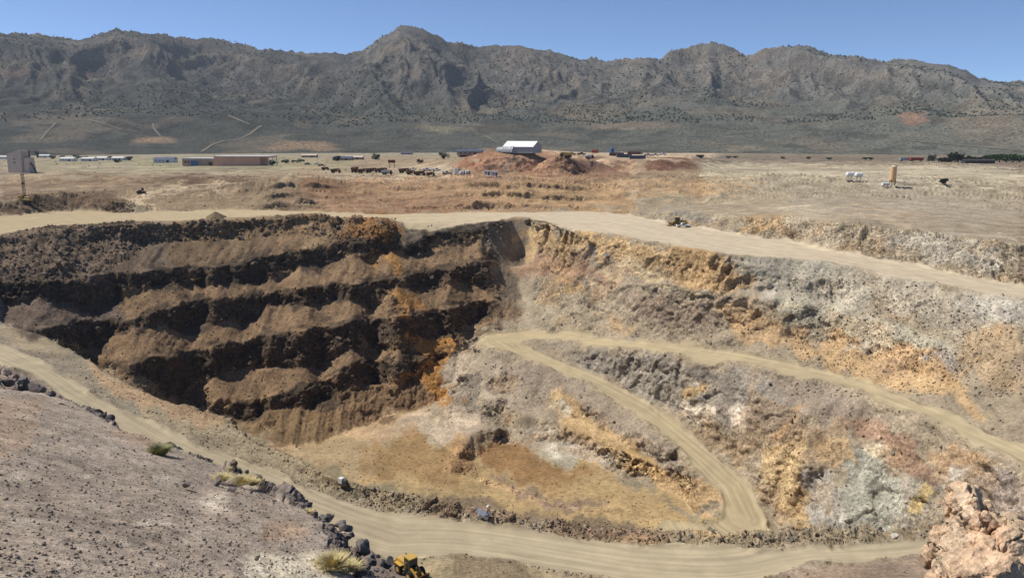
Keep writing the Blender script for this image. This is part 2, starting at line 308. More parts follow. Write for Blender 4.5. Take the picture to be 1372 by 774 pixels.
# --- near road, its berm and shoulder
nrF = [(-190,372),(0,460),(60,490),(110,518),(145,536),(200,570),(260,596),(300,607),(350,628),(400,648),(450,666),(480,675),(520,687),(570,694),(620,699),(660,704),(720,712),(800,722),(860,728),(910,732),(960,735),(1010,735),(1060,731),(1112,727),(1180,722),(1260,718),(1562,690)]
nrN = [(-190,395),(0,486),(30,499),(60,516),(100,545),(200,608),(300,655),(400,705),(480,738),(530,752),(556,747),(580,742),(620,742),(680,750),(730,761),(790,772),(860,786),(950,790),(1000,784),(1035,768),(1060,758),(1100,754),(1150,754),(1200,750),(1245,743),(1562,712)]
def zN(u): return float(np.interp(u, [-190, 0, 300, 500, 800, 1250, 1562], [-10, -14, -23, -28, -30, -29.5, -27]))
N_f = [P(u, v, zN(u)) for u, v in dens(nrF, 10)]; N_n = [P(u, v, zN(u)) for u, v in dens(nrN, 10)]
polyline3(N_f, 2.); polyline3(N_n, 2.)
berm = [(-190,356),(0,433),(30,440),(60,448),(90,465),(115,478),(150,500),(200,525),(240,540),(280,553),(310,565),(325,575),(340,588),(370,600),(400,612),(420,625),(456,640),(480,646),(510,649),(545,656),(580,666),(620,674),(650,682),(700,689),(740,694),(780,703),(840,706),(900,709),(960,712),(1000,714),(1060,714),(1140,711),(1200,710),(1260,708),(1562,682)]
gully = []
for u, v in dens(berm, 7):
    hb = float(np.interp(u, [0, 380, 470, 560], [.3, .6, 2.0, 2.2])); j = fbm(np.array([u / 14.]), np.array([2.2]), np.array([0.]), 3)[0]
    Rf = math.hypot(*P(u, interp(nrF, u), zN(u))[:2]); zc = max(zN(u) + .3, CAMZ - tand(u, v) * (Rf + 3.4)); kb = float(np.interp(u, [360, 440], [0, 1])); hb = hb * (1 - kb) + (zc - zN(u)) * kb
    z = zN(u) + hb + .25 * j; p = P(u, v + .8 * j, z); add(p); Rc = math.hypot(p[0], p[1])
    if u < 330: far = min(Rc + 45, interp([(-190, 262), (0, 262), (100, 252), (200, 240), (260, 232), (330, 240)], u))
    elif u > 1000: far = math.hypot(*P(u, interp(rAl, u), zA(u))[:2])
    else: far = 999
    run = min(max(0, z - FLOORZ) / .95, (far - Rc) * .52)
    p2 = (p[0] * (Rc + run) / Rc, p[1] * (Rc + run) / Rc, z - .95 * run); gully.append((u, p2)); add(p2)
    pf = P(u, interp(nrF, u) - 1.5, zN(u) + .2)
    add([.5 * p[k] + .5 * pf[k] for k in range(2)] + [zN(u) + .35 * hb])
    m = .5 * run; add((p[0] * (Rc + m) / Rc, p[1] * (Rc + m) / Rc, z - .95 * m + .8))
# slope below the upper leg down to the hidden gully on the right
for u, v, z in ((1040,700,-56.8),(1048,706,-56.6),(1058,708,-56.),(1046,688,-55.2),(1036,676,-54.6)): add(P(u, v, z))
for u in np.arange(944, 1044, 8.0):
    for R in (153, 158, 163, 168): d = ray(u, 712); h = math.hypot(d[0], d[1]); add((d[0] / h * R, d[1] / h * R, -57.2))
for u in np.arange(1078, 1540, 9.0):
    g = min(gully, key=lambda t: abs(t[0] - u))[1]; va = interp(rAl, u); pa = P(u, va, zA(u) - .1)
    Ra, Rg = math.hypot(pa[0], pa[1]), math.hypot(g[0], g[1])
    for f, o in ((.2, .9), (.45, -.8), (.7, .8)):
        R = Ra + (Rg - Ra) * f; z = pa[2] + (g[2] - pa[2]) * f + o + 1.3 * fbm(np.array([u / 30.]), np.array([f * 20.]), np.array([9.]), 3)[0]
        add((pa[0] * R / Ra, pa[1] * R / Ra, z))
# --- pit floor: ledge, basin, slope below the lower leg
for u, v in dens([(345,594),(400,604),(450,600),(500,592),(560,580),(600,575)], 12): add(P(u, v, -54.5))
for u in np.arange(470, 615, 18):
    for v in (615, 635, 655):
        if v < interp(berm, u) - 6: add(P(u, v, -55.3 + .5 * math.sin(u / 23. + v) - 1.7 * float(sstep(530, 610, u)) * (v > 620)))
for u, v in ((600,536),(640,552),(665,568)): add(P(u, v, -51.5))
for u, v in dens([(520,560),(560,558),(600,560),(640,566)], 8): add(P(u, v, -52.8))
ledge = [(612,612),(618,602),(624,589),(632,581),(645,576),(662,574)]
cut = [(624,617),(634,614),(644,611),(654,603),(664,597)]
for u, v in ledge: p = P(u, v, -53.2); add(p)
for (u, v), z in zip(cut, (-56.3, -57.0, -57.4, -57.4, -57.2)): add(P(u, v, z))
toe = [(676,592),(700,602),(760,610),(800,622),(830,640),(880,655),(920,672),(945,699)]
for u, v in dens(toe, 6): add(P(u, v, -57.2))
for u in np.arange(640, 950, 20):
    for v in np.arange(625, 705, 14.0):
        if v > interp(toe, max(u, 676)) + 8 and v < interp(berm, u) - 4: add(P(u, v, -57.3 + .2 * math.sin(u * v)))
for u, v in dens([(652,639),(690,653),(730,668),(770,676),(820,679)], 6): add(P(u, v, -56.2)); add(P(u + 2, v + 9, -57.3)); add(P(u + 3, v - 7, -57.2))
for u in np.arange(668, 944, 8.0):
    va = interp(rBl, u); vb = interp(toe, max(u, 676)) if u > 676 else 590
    if vb - va > 12: ribs(u, va + 1, zB(va) - .2, vb, -57.2, (.2, .48, .6, .85), (-1.2, .9, -1.3, .8), 1.2)
for u in (620, 645, 665): ribs(u, interp([(620,480),(640,463),(665,470)], u), -38.5, interp([(600,536),(640,552),(665,568)], u), -51.5, (.3, .6), (-.5, .6), 1.)
# --- foreground hill
hp = np.array([PR(0, 774, 14), PR(0, 522, 47), PR(390, 655, 33), PR(515, 760, 21)])
ab = np.linalg.lstsq(np.c_[hp[:, :2], np.ones(4)], hp[:, 2], rcond=None)[0]
def onhill(u, v):
    d = ray(u, v); t = (ab[2] - CAMZ) / (d[2] - ab[0] * d[0] - ab[1] * d[1]); return np.array([d[0] * t, d[1] * t, CAMZ + d[2] * t])
hedge = [(-190,470),(-60,508),(0,522),(60,524),(100,542),(130,549),(165,566),(200,586),(230,598),(262,606),(300,620),(345,638),(390,655),(412,668),(440,690),(460,704),(480,722),(500,745),(518,762),(532,776)]
hill_edge = []
for u, v in dens(hedge, 6):
    p = onhill(u, v + 1.2 * fbm(np.array([u / 9.]), np.array([7.]), np.array([0.]), 2)[0]); hill_edge.append(p); add(p)
    R = math.hypot(p[0], p[1]); q = p.copy(); st = .8 + .5 * math.sin(u / 17.); q[:2] *= (R + st) / R; q[2] -= 2.2; add(q)
    q = p.copy(); q[:2] *= (R + 6) / R; q[2] -= 7; add(q)
    q = p.copy(); q[:2] *= (R - 3) / R; q[2] = q[0] * ab[0] + q[1] * ab[1] + ab[2] + .1; add(q)
for u in np.arange(-190, 540, 25):
    for v in (540, 570, 600, 640, 690, 740, 790, 860):
        if v > interp(hedge, u) + 12: add(onhill(u, v))
for u in np.arange(545, 1562, 30):        # the slope below the frame, in front of the camera
    for R, z in ((7, 25), (30, 7), (60, -10), (84, -23.5)): 
        d = ray(u, 774); h = math.hypot(d[0], d[1]); k = 1 if u < 1240 else .9; add((d[0] / h * R, d[1] / h * R, z * k))
for a in np.arange(-45, 46, 6): add((3 * math.sin(math.radians(a)), 3 * math.cos(math.radians(a)), 34.2)); add((0.5 * math.sin(math.radians(a)), .5 * math.cos(math.radians(a)), 34.3))
# rubble banks on the near side of the near road
for u, v in dens([(562,758),(600,755),(640,757),(690,768),(740,784),(800,800)], 7): add(P(u, v, zN(u) + 1.5 * float(np.interp(u, [562, 590, 660, 790], [.4, 1, 1, 0]))))
for u, v in dens([(1030,782),(1062,766),(1100,760),(1150,761),(1200,757),(1245,752),(1400,742)], 7): add(P(u, v, zN(u) + 1.1 * float(np.interp(u, [1030, 1080], [.1, 1]))))

# ------------------------------------------------------------------ triangulate and rasterise
A = np.array(pts); key = np.round(A[:, :2] / .45).astype(int); _, ix = np.unique(key, axis=0, return_index=True); A = A[ix]
res = delaunay_2d_cdt([Vector((float(p[0]), float(p[1]))) for p in A], [], [], 0, 1e-4)
V2 = np.array([(v.x, v.y) for v in res[0]]); vz = np.array([A[o[0], 2] if o else 0 for o in res[3]]); TR = [t for t in res[2]]
class Raster:
    def __init__(s, x0, x1, y0, y1, h):
        s.x0, s.y0, s.h = x0, y0, h; s.nx = int((x1 - x0) / h) + 1; s.ny = int((y1 - y0) / h) + 1; s.z = np.full((s.ny, s.nx), np.nan)
        for t in TR:
            a = V2[list(t)]; b = a.min(0); c = a.max(0)
            i0 = max(0, math.ceil((b[0] - x0) / h)); i1 = min(s.nx - 1, math.floor((c[0] - x0) / h)); j0 = max(0, math.ceil((b[1] - y0) / h)); j1 = min(s.ny - 1, math.floor((c[1] - y0) / h))
            if i0 > i1 or j0 > j1: continue
            X, Y = np.meshgrid(x0 + h * np.arange(i0, i1 + 1), y0 + h * np.arange(j0, j1 + 1))
            (xa, ya), (xb, yb), (xc, yc) = a; D = (yb - yc) * (xa - xc) + (xc - xb) * (ya - yc)
            if abs(D) < 1e-9: continue
            l1 = ((yb - yc) * (X - xc) + (xc - xb) * (Y - yc)) / D; l2 = ((yc - ya) * (X - xc) + (xa - xc) * (Y - yc)) / D; l3 = 1 - l1 - l2
            m = (l1 >= -1e-6) & (l2 >= -1e-6) & (l3 >= -1e-6); q = vz[list(t)]
            sub = s.z[j0:j1 + 1, i0:i1 + 1]; sub[m] = (l1 * q[0] + l2 * q[1] + l3 * q[2])[m]
        s.z = np.where(np.isnan(s.z), 0, s.z)
    def __call__(s, x, y, a=None):
        a = s.z if a is None else a
        fx = np.clip((x - s.x0) / s.h, 0, s.nx - 1.001); fy = np.clip((y - s.y0) / s.h, 0, s.ny - 1.001); i = fx.astype(int); j = fy.astype(int); fx = fx - i; fy = fy - j
        return (a[j, i] * (1 - fx) + a[j, i + 1] * fx) * (1 - fy) + (a[j + 1, i] * (1 - fx) + a[j + 1, i + 1] * fx) * fy
fine = Raster(-470, 470, -6, 600, .6); coarse = Raster(-1900, 1900, 380, 2300, 3.0)
def blur(a, n=1):
    for _ in range(n):
        a = (np.roll(a, 1, 0) + 2 * a + np.roll(a, -1, 0)) / 4; a = (np.roll(a, 1, 1) + 2 * a + np.roll(a, -1, 1)) / 4
    return a
coarse.z = blur(coarse.z, 3)
def base_z(x, y):
    k_ = sstep(515, 540, np.hypot(x, y)); return fine(x, y) * (1 - k_) + coarse(x, y) * k_
# road masks in plan
def inside(poly, X, Y):
    m = np.zeros(X.shape, bool); n = len(poly)
    for i in range(n):
        (xa, ya), (xb, yb) = poly[i][:2], poly[i - 1][:2]
        c = (ya > Y) != (yb > Y); m ^= c & (X < (xb - xa) * (Y - ya) / (yb - ya + 1e-12) + xa)
    return m
gx, gy = np.meshgrid(fine.x0 + fine.h * np.arange(fine.nx), fine.y0 + fine.h * np.arange(fine.ny))
wx = gx + 1.5 * fbm(gx / 11, gy / 11, gx * 0, 4, .6); wy = gy + 1.5 * fbm(gx / 11, gy / 11, gx * 0 + 5, 4, .6)
rimall = [P(u, interp(L0, u) - 1, 0) for u in np.arange(UMIN, 676, 8)] + [P(u, v - 1, zroad(u)) for u, v in dens(rim, 8)]
ufar_road = [P(u, v, zroad(u)) for u, v in dens(ufar, 8)]
roads = {
    'bench_road': (rimall + ufar_road[::-1], [tuple((np.array(P(u, interp(L0, u) if u < 672 else interp(rim, u), 0)) + np.array(P(u, interp(ufar, u), 0))) / 2) for u in np.arange(UMIN, UMAX, 30)]),
    'ramp_road': (A_u + A_l[::-1] + B_u + B_l[::-1], [P(u, (interp(rAu, u) + interp(rAl, max(u, 715))) / 2, zA(u)) for u in np.arange(1560, 700, -40)] + [P(672, 455, -37.4)] + [P((a + b) / 2, (c + d) / 2, zB((c + d) / 2)) for (a, c), (b, d) in [((730,477),(695,479)),((800,507),(760,505)),((880,548),(840,548)),((960,610),(920,612)),((1005,650),(960,652)),((1030,700),(975,690))]]),
    'access_road': (N_f + N_n[::-1], [P(u, (interp(nrF, u) + interp(nrN, u)) / 2, zN(u)) for u in np.arange(-190, 1560, 40)]),
}
rmask = {k: blur(inside(p, wx, wy).astype(float), 1) for k, (p, c) in roads.items()}
allroad = np.clip(sum(rmask.values()), 0, 1)
fsm = blur(fine.z, 4); fine.z = fine.z * (1 - allroad) + fsm * allroad; fine.z = blur(fine.z, 1)

# ------------------------------------------------------------------ ground mesh: columns by bearing, rows by length along the profile
NC, NRW = 1000, 940
th = np.radians(np.linspace(-38.5, 38.5, NC)); Rs = np.concatenate([np.arange(2, 100, .3), np.arange(100, 420, .5), np.arange(420, 640, 1.0), np.geomspace(640, 2150, 420)])
X = np.outer(np.sin(th), Rs); Y = np.outer(np.cos(th), Rs); Z = base_z(X, Y)
ang = (Z - CAMZ) / Rs[None, :]; cm = np.maximum.accumulate(ang, 1); vis = (ang >= cm - .004).astype(float)
for _ in range(3): vis = (np.roll(vis, 1, 0) + vis + np.roll(vis, -1, 0)) / 3; vis = (np.roll(vis, 1, 1) + vis + np.roll(vis, -1, 1)) / 3
dR = np.diff(Rs)[None, :]; dZ = np.diff(Z, axis=1); D3 = np.sqrt((Rs[1:] ** 2)[None, :] + (Z[:, 1:] - CAMZ) ** 2)
dang = np.abs(np.diff(np.arctan2(Z - CAMZ, Rs[None, :]), axis=1))
wgt = (dang * 1.0 + .10 * np.hypot(dR, dZ) / D3) * (.12 + .88 * vis[:, 1:]) + .02 * dR / D3
for _ in range(6): wgt = (np.roll(wgt, 1, 0) + wgt + np.roll(wgt, -1, 0)) / 3
wgt[0] = wgt[1]; wgt[-1] = wgt[-2]
cum = np.concatenate([np.zeros((NC, 1)), np.cumsum(wgt, 1)], 1); cum /= cum[:, -1:]
# anchor the row at R = 560 so the pit sheet and the plain part along one row
tgt = np.linspace(0, 1, NRW); RR = np.empty((NC, NRW))
for i in range(NC): RR[i] = np.interp(tgt, cum[i], Rs)
X = np.sin(th)[:, None] * RR; Y = np.cos(th)[:, None] * RR; Z = base_z(X, Y)
x, y, z = X.ravel(), Y.ravel(), Z.ravel(); Rv = RR.ravel()
e = .7; far = Rv > 560; ee = np.where(far, 4., e)
nx_ = -(base_z(x + ee, y) - base_z(x - ee, y)) / (2 * ee); ny_ = -(base_z(x, y + ee) - base_z(x, y - ee)) / (2 * ee)
slope = np.hypot(nx_, ny_); nl = np.sqrt(1 + slope ** 2); nx, ny, nz = nx_ / nl, ny_ / nl, 1 / nl
rd = np.where(Rv < 590, fine(x, y, allroad), 0)
U0, V0 = proj(x, y, z); uu, vv = U0, V0
hillm = (Rv < 70) & (y * 0 + z > 8)
rough = .16 + .30 * sstep(.3, .75, slope) + .75 * sstep(.85, 1.9, slope)
leftup = inside([(-200, 300), (360, 285), (530, 285), (530, 324), (460, 322), (400, 312), (330, 320), (200, 326), (150, 360), (0, 400), (-200, 400)], uu, vv) & (z > -30) & (Rv > 200) & (Rv < 345)
rough = np.where(leftup, np.maximum(rough, .62), rough)
scree = inside([(655, 296), (700, 290), (722, 330), (712, 420), (690, 440), (650, 440), (662, 400), (660, 340)], uu, vv) & (Rv < 345) & (Rv > 250)
rwall = inside([(690, 300), (1372, 405), (1600, 450), (1600, 700), (1260, 720), (1040, 720), (960, 640), (860, 600), (700, 600), (600, 480), (660, 440)], uu, vv) & (Rv > 100) & (Rv < 345)
rough = np.where(rwall, np.clip(.16 + .34 * sstep(.6, 1.6, slope) + .2 * fbm(x / 26, y / 26, z / 26, 2), .1, .6), rough)
bermz = inside([(460, 640), (560, 655), (700, 688), (860, 705), (1270, 706), (1270, 722), (960, 738), (800, 724), (600, 698), (460, 668)], uu, vv) & (Rv < 180)
rough = np.where(bermz, .42, rough)
flr = (z < -54.5) & (slope < .3); rough = np.where(flr, .2, rough)
rough = np.where((Rv > 345) & (Rv < 600), .2 + .3 * sstep(.2, .7, slope), rough); rough = np.where(Rv > 535, .07, rough)
cliffR = inside([(990, 290), (1112, 292), (1372, 325), (1600, 345), (1600, 410), (1372, 384), (1112, 340), (1000, 320)], uu, vv) & (slope > .35); rough = np.where(cliffR, .8, rough)
rough = np.where(hillm, .10 + .5 * sstep(.5, 1.4, slope), rough)
lwall = (uu < 672) & ~((uu > 560) & (vv > 470)) & (Rv > 190) & (Rv < 345) & (z < 1); rough = np.where(lwall & ~leftup, rough * .62, rough); apron = inside([(325, 565), (400, 545), (460, 522), (570, 512), (602, 533), (540, 553), (430, 592), (395, 600)], uu, vv) & (Rv > 200) & (Rv < 330); rough = np.where(apron, .42, rough); rough = np.where(scree, .1, rough); rough = rough * (1 - rd) + .03 * rd
# displacement along the normal
big = fbm(x / 13, y / 13, z / 13, 3) * np.where(lwall & ~leftup, .45, 1.5)
d = rough * big * np.where(flr | hillm, .5, 1) + np.where(rwall & ~scree, (1 - np.abs(fbm(x / 9 + z / 14, y / 16, z / 9, 3))) * .9 - .6, 0) * (1 - rd)
sel = (rough > .2) & (Rv < 540) & ~hillm
f1 = np.zeros_like(x); px_, py_, pz_ = x[sel], y[sel], z[sel]
wq = fbm(px_ / 5, py_ / 5, pz_ / 5, 2) * .5
sd_ = px_ * .96 + py_ * .2 - pz_ * .3; f1[sel] = np.where(apron[sel], fbm(sd_ / 2.4, pz_ / 8, sd_ * 0, 4, .6) * 1.1, 0) + facet(px_ / 6.2 + wq, py_ / 6.2, pz_ / 4. + wq) * 1.25 + facet(px_ / 2.3 + wq, py_ / 2.3 + 9, pz_ / 1.5) * .5 + facet(px_ / 1.0, py_ / 1.0 + 9, pz_ / .8) * .2 + fbm(px_ / 1.1, py_ / 1.1, pz_ / 1.1, 4, .6) * .3
talus = (slope > .3) & (slope < .9) & (uu < 690) & ~apron & (Rv > 180) & (Rv < 345) & ~leftup
damp = np.where(talus, .22, 1.)
d = d * np.where(talus, .45, 1) + rough * f1 * 1.05 * damp + np.where(hillm | flr, .25, .5) * np.minimum(rough, .4) * fbm(x / 1.6, y / 1.6, z / 1.6, 3)
sdir = x * .96 + y * .2 - z * .45
d = d + np.where(talus, fbm(sdir / 1.9 + .5 * fbm(x / 6, y / 6, z / 6, 2), z / 9, x * 0, 4, .6) * .2 + fbm(x / 2.2, y / 2.2, z / 2.2, 3) * .14, 0)
dump = (uu > 600) & (uu < 860) & (Rv > 545) & (Rv < 640) & (slope > .25); d = d + np.where(dump, fbm((x - z * .8) / 3.2, z / 25, x * 0, 3) * .35, 0)
def dug(x, y):
    R = np.hypot(x, y); tr_ = fbm(x / 60, y / 60, x * 0, 3)
    return (np.clip(1 - np.abs(fbm(x / 50 + 3, y / 12 + .6 * tr_, x * 0 + 8, 3)) * 1.4, 0, 1) ** 3 * 1.9 - .5 + fbm(x / 9, y / 5, x * 0, 4) * .35) * sstep(352, 380, R) * (1 - sstep(520, 558, R)) * (1 - np.where(R < 590, fine(x, y, allroad), 0))
d = d + dug(x, y)
hs = hillm & (slope < .6); d = np.where(hs, fbm(x / 6, y / 6, z / 6, 4) * .22 + fbm(x / .9, y / .9, z / .9, 3) * .05, d)
lip = hillm & (slope >= .6) & (Rv > 13); f2 = np.zeros_like(x); f2[lip] = facet(x[lip] / 1.6, y[lip] / 1.6, z[lip] / 1.2) * .34 + facet(x[lip] / .6, y[lip] / .6, z[lip] / .5) * .14; d = np.where(lip, f2 * np.clip(Rv / 40, .3, 1), d); d = np.where(Rv < 13, 0, d)
wr = np.clip(rd * (1 - rd) * 4, 0, 1); d = d * np.clip(1 - rd * .8, 0, 1) + wr * np.where(Rv < 350, .32, 0) * np.clip(.9 + fbm(x / 4, y / 4, z / 4, 3), 0, 2) + rd * .05 * fbm(x / 3, y / 3, z / 3, 2)
x = x + nx * d; y = y + ny * d; z = z + nz * d

# ------------------------------------------------------------------ rock colours: geology patches laid on the ground
K = .80
GW, GH = 686, 387
alb = np.zeros((GH, GW, 3)); UU, VV = np.meshgrid(np.arange(GW) * 2 + 1., np.arange(GH) * 2 + 1.)
def fill(poly, c, k=1.0, soft=2):
    m = blur(inside(poly, UU, VV).astype(float), soft)[..., None] if poly else np.ones((GH, GW, 1)); global alb
    if poly and c[0] - c[2] > 66 and c[0] > 170 and poly[0][1] > 300 and poly[0][0] > 630: c = tuple(.68 * a_ + .32 * b_ for a_, b_ in zip(c, (184, 168, 140)))
    alb = alb * (1 - m * k) + lin(c, K) * m * k
fill(None, (164, 150, 126))
fill([(-9,0),(1400,0),(1400,300),(850,290),(-9,290)], (160, 138, 110), 1, 3)
fill([(-9,212),(380,212),(400,235),(-9,236)], (158, 148, 122)); fill([(180,214),(480,214),(480,226),(180,226)], (158, 152, 116), .8)
fill([(-9,236),(400,236),(430,290),(-9,300)], (152, 132, 104), 1, 8); fill([(-9,258),(165,258),(165,280),(-9,290)], (120, 100, 80), .9, 4); fill([(100,243),(340,236),(340,245),(100,248)], (110, 84, 62), .7)
fill([(430,238),(830,236),(830,282),(430,286)], (172, 140, 104), 1, 8); fill([(430,266),(720,268),(720,284),(430,284)], (162, 126, 94), .8, 5); fill([(640,250),(960,245),(1000,282),(640,282)], (188, 156, 112), .8, 6)
fill([(400,246),(470,240),(470,262),(400,262)], (140, 108, 78)); fill([(940,240),(1400,240),(1400,300),(980,300)], (174, 162, 140), 1, 8); fill([(850,262),(1060,262),(1060,300),(850,300)], (170, 156, 130))
fill([(930,240),(1020,242),(1010,258),(930,258)], (198, 164, 116), .6, 5); fill([(1120,284),(1240,286),(1240,294),(1120,292)], (196, 166, 128), .6, 4)
fill([(-9,198),(1400,198),(1400,212),(-9,211)], (150, 142, 118)); fill([(930,208),(1400,209),(1400,221),(930,219)], (122, 110, 96)); fill([(1250,219),(1400,219),(1400,234),(1330,232)], (120, 106, 94)); fill([(940,220),(1330,223),(1400,236),(1400,246),(940,240)], (182, 172, 146))
fill([(1160,238),(1280,240),(1270,252),(1150,248)], (190, 180, 160), .8); fill([(430,226),(640,224),(640,238),(430,237)], (174, 158, 132)); fill([(-9,203),(640,203),(640,207),(-9,207)], (176, 170, 156), .8)
fill([(600,236),(615,222),(645,200),(700,198),(800,212),(850,220),(850,236)], (156, 118, 90)); fill([(655,234),(668,226),(700,205),(708,205),(680,235)], (140, 124, 112), .7); fill([(618,230),(645,205),(655,205),(632,232)], (150, 96, 72), .6)
fill([(700,196),(960,196),(960,212),(800,213),(740,206)], (196, 176, 146)); fill([(860,214),(925,213),(930,226),(870,228)], (128, 88, 68)); fill([(780,213),(850,215),(850,222),(780,222)], (146, 112, 90))
fill([(168,286),(176,266),(188,258),(214,252),(330,245),(330,249),(222,257),(202,263),(196,270),(208,286)], (198, 180, 148), .9, 1); fill([(1040,281),(1130,287),(1225,294),(1225,297),(1130,291),(1040,285)], (204, 190, 162), .9, 1); fill([(1300,318),(1400,328),(1400,332),(1300,321)], (204, 194, 172), .9, 1)
fill([(845,279),(1060,280),(1060,283),(845,283)], (202, 186, 156), .9, 1); fill([(815,212),(835,218),(862,234),(850,240),(838,226),(812,216)], (196, 170, 136), .8, 1); fill([(850,285),(940,284),(955,300),(905,299),(860,292)], (150, 143, 130), .9, 2)
fill([(230,238),(345,237),(342,243),(232,244)], (104, 80, 62), .7, 1); fill([(60,241),(140,239),(138,244),(60,246)], (110, 86, 66), .6, 1); fill([(430,238),(560,239),(700,242),(700,245),(560,243),(430,243)], (128, 98, 74), .6, 1); fill([(540,252),(600,258),(640,262),(600,262),(545,256)], (130, 102, 80), .6, 1); fill([(360,258),(440,262),(560,270),(680,271),(680,274),(540,275),(360,264)], (138, 106, 80), .6, 2); fill([(0,246),(60,244),(70,252),(0,256)], (120, 98, 76), .6, 2)
fill([(1020,246),(1200,250),(1372,254),(1372,258),(1180,256),(1020,252)], (162, 152, 126), .7, 3); fill([(1060,262),(1260,264),(1372,272),(1372,278),(1240,272),(1060,268)], (160, 150, 130), .7, 3); fill([(1305,254),(1345,254),(1345,262),(1300,262)], (142, 132, 100), .6, 2); fill([(1150,262),(1372,284),(1372,290),(1150,270)], (182, 172, 152), .6, 3)
fill([(960,227),(1040,228),(1040,232),(960,231)], (122, 116, 92), .6, 1); fill([(1225,241),(1320,244),(1320,247),(1225,244)], (128, 120, 92), .6, 1); fill([(0,205),(560,206),(560,209),(0,209)], (150, 150, 128), .5, 1); fill([(60,216),(380,217),(380,221),(60,222)], (140, 138, 100), .5, 2)
# left wall
fill([(-9,305),(420,286),(560,297),(668,296),(690,400),(690,440),(620,455),(600,535),(400,600),(320,570),(110,480),(-9,430)], (148, 121, 89))
fill([(-9,300),(170,296),(240,296),(240,360),(130,370),(-9,400)], (124, 108, 92), .9, 6); fill([(-9,395),(160,400),(150,470),(-9,430)], (124, 108, 94)); fill([(230,292),(380,290),(370,345),(230,360)], (134, 112, 84)); fill([(410,310),(460,312),(460,326),(410,328)], (165, 138, 100))
fill([(465,290),(530,295),(525,325),(460,325)], (162, 118, 66)); fill([(545,298),(668,296),(668,310),(600,318),(545,325)], (122, 112, 98)); fill([(500,335),(525,335),(560,370),(520,372)], (182, 134, 66), .9); fill([(515,385),(545,385),(575,420),(540,425)], (180, 130, 66), .9)
fill([(560,452),(600,452),(590,500),(620,540),(560,540),(565,490)], (186, 132, 56)); fill([(555,450),(590,447),(612,470),(600,500),(622,536),(575,536),(566,500)], (190, 136, 56), .8); fill([(340,555),(460,520),(570,515),(590,538),(440,590),(340,590)], (140, 112, 80)); fill([(655,300),(690,300),(700,395),(660,400)], (134, 122, 102))
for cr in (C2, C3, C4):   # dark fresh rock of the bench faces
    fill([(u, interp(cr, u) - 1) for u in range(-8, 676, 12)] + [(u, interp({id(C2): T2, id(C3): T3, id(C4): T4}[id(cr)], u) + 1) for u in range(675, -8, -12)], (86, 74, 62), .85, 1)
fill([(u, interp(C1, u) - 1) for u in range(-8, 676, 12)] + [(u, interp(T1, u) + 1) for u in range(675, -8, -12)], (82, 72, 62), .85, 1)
# right wall
fill([(690,315),(760,308),(880,328),(960,342),(1000,375),(960,390),(880,365),(790,345),(700,340)], (208, 166, 98)); fill([(900,332),(1000,350),(1010,385),(930,380)], (214, 168, 94), .9); fill([(690,340),(780,348),(870,370),(820,385),(700,372)], (168, 132, 100))
fill([(750,360),(768,385),(785,400),(770,408),(750,400),(756,385)], (208, 170, 96)); fill([(765,365),(800,362),(800,385),(780,398)], (142, 128, 116)); fill([(788,375),(830,368),(830,380),(800,400),(786,395)], (206, 178, 140)); fill([(795,330),(812,334),(806,348),(795,346)], (142, 138, 146)); fill([(815,352),(900,366),(895,385),(820,372)], (206, 184, 140), .8)
fill([(840,395),(950,402),(945,440),(860,428)], (150, 132, 114)); fill([(700,395),(830,415),(850,440),(690,440)], (168, 156, 132)); fill([(800,420),(850,430),(845,450),(810,445)], (196, 156, 98), .8)
fill([(985,344),(1130,352),(1160,400),(1130,430),(1010,410),(990,380)], (182, 176, 158), 1, 5); fill([(1040,400),(1150,420),(1260,460),(1290,480),(1180,470),(1050,430)], (184, 180, 158), 1, 5); fill([(1020,392),(1060,395),(1055,405),(1025,405)], (208, 202, 184))
fill([(1160,365),(1400,400),(1400,445),(1280,448),(1180,420)], (186, 176, 156), 1, 6); fill([(1300,400),(1400,410),(1400,440),(1310,440)], (188, 184, 172), 1, 5); fill([(1290,445),(1400,440),(1400,520),(1330,515),(1280,480)], (190, 164, 124), 1, 6); fill([(1090,345),(1240,378),(1240,400),(1120,375)], (166, 158, 140), .8)
fill([(950,402),(1000,420),(1060,440),(1110,462),(1070,474),(980,455),(960,430)], (216, 172, 110)); fill([(1090,445),(1160,458),(1250,478),(1240,490),(1290,515),(1340,560),(1300,545),(1200,515),(1110,490)], (214, 170, 104)); fill([(1150,455),(1180,460),(1165,475),(1140,470)], (220, 206, 180)); fill([(1165,470),(1250,478),(1225,500),(1170,492)], (206, 160, 104)); fill([(1250,470),(1290,480),(1280,500),(1240,490)], (172, 164, 156))
fill([(640,470),(730,490),(830,545),(900,600),(940,650),(880,640),(820,600),(720,560),(640,520)], (160, 146, 128)); fill([(600,470),(660,470),(700,540),(620,560)], (170, 156, 136))
fill([(725,530),(745,528),(790,560),(830,590),(890,625),(930,660),(970,685),(930,680),(880,640),(800,600),(770,580),(730,560)], (212, 170, 98)); fill([(728,535),(750,540),(750,565),(732,555)], (212, 202, 176)); fill([(900,625),(960,650),(965,690),(930,680),(880,660)], (204, 166, 108)); fill([(700,580),(790,590),(830,630),(770,620),(710,605)], (196, 186, 168)); fill([(735,585),(748,583),(745,605),(735,605)], (232, 222, 202))
fill([(720,462),(900,475),(1060,510),(1090,560),(1000,580),(930,560),(850,515),(760,475)], (150, 144, 134)); fill([(850,490),(900,495),(890,540),(840,520)], (168, 162, 150))
fill([(918,495),(925,490),(945,510),(925,530),(940,545),(960,555),(965,570),(945,572),(925,555),(916,540),(930,515)], (232, 220, 198)); fill([(918,520),(950,510),(945,525),(920,535)], (212, 172, 92)); fill([(985,550),(1012,553),(1010,565),(985,570)], (230, 216, 196)); fill([(1000,480),(1120,505),(1200,560),(1120,580),(1050,545)], (152, 138, 122))
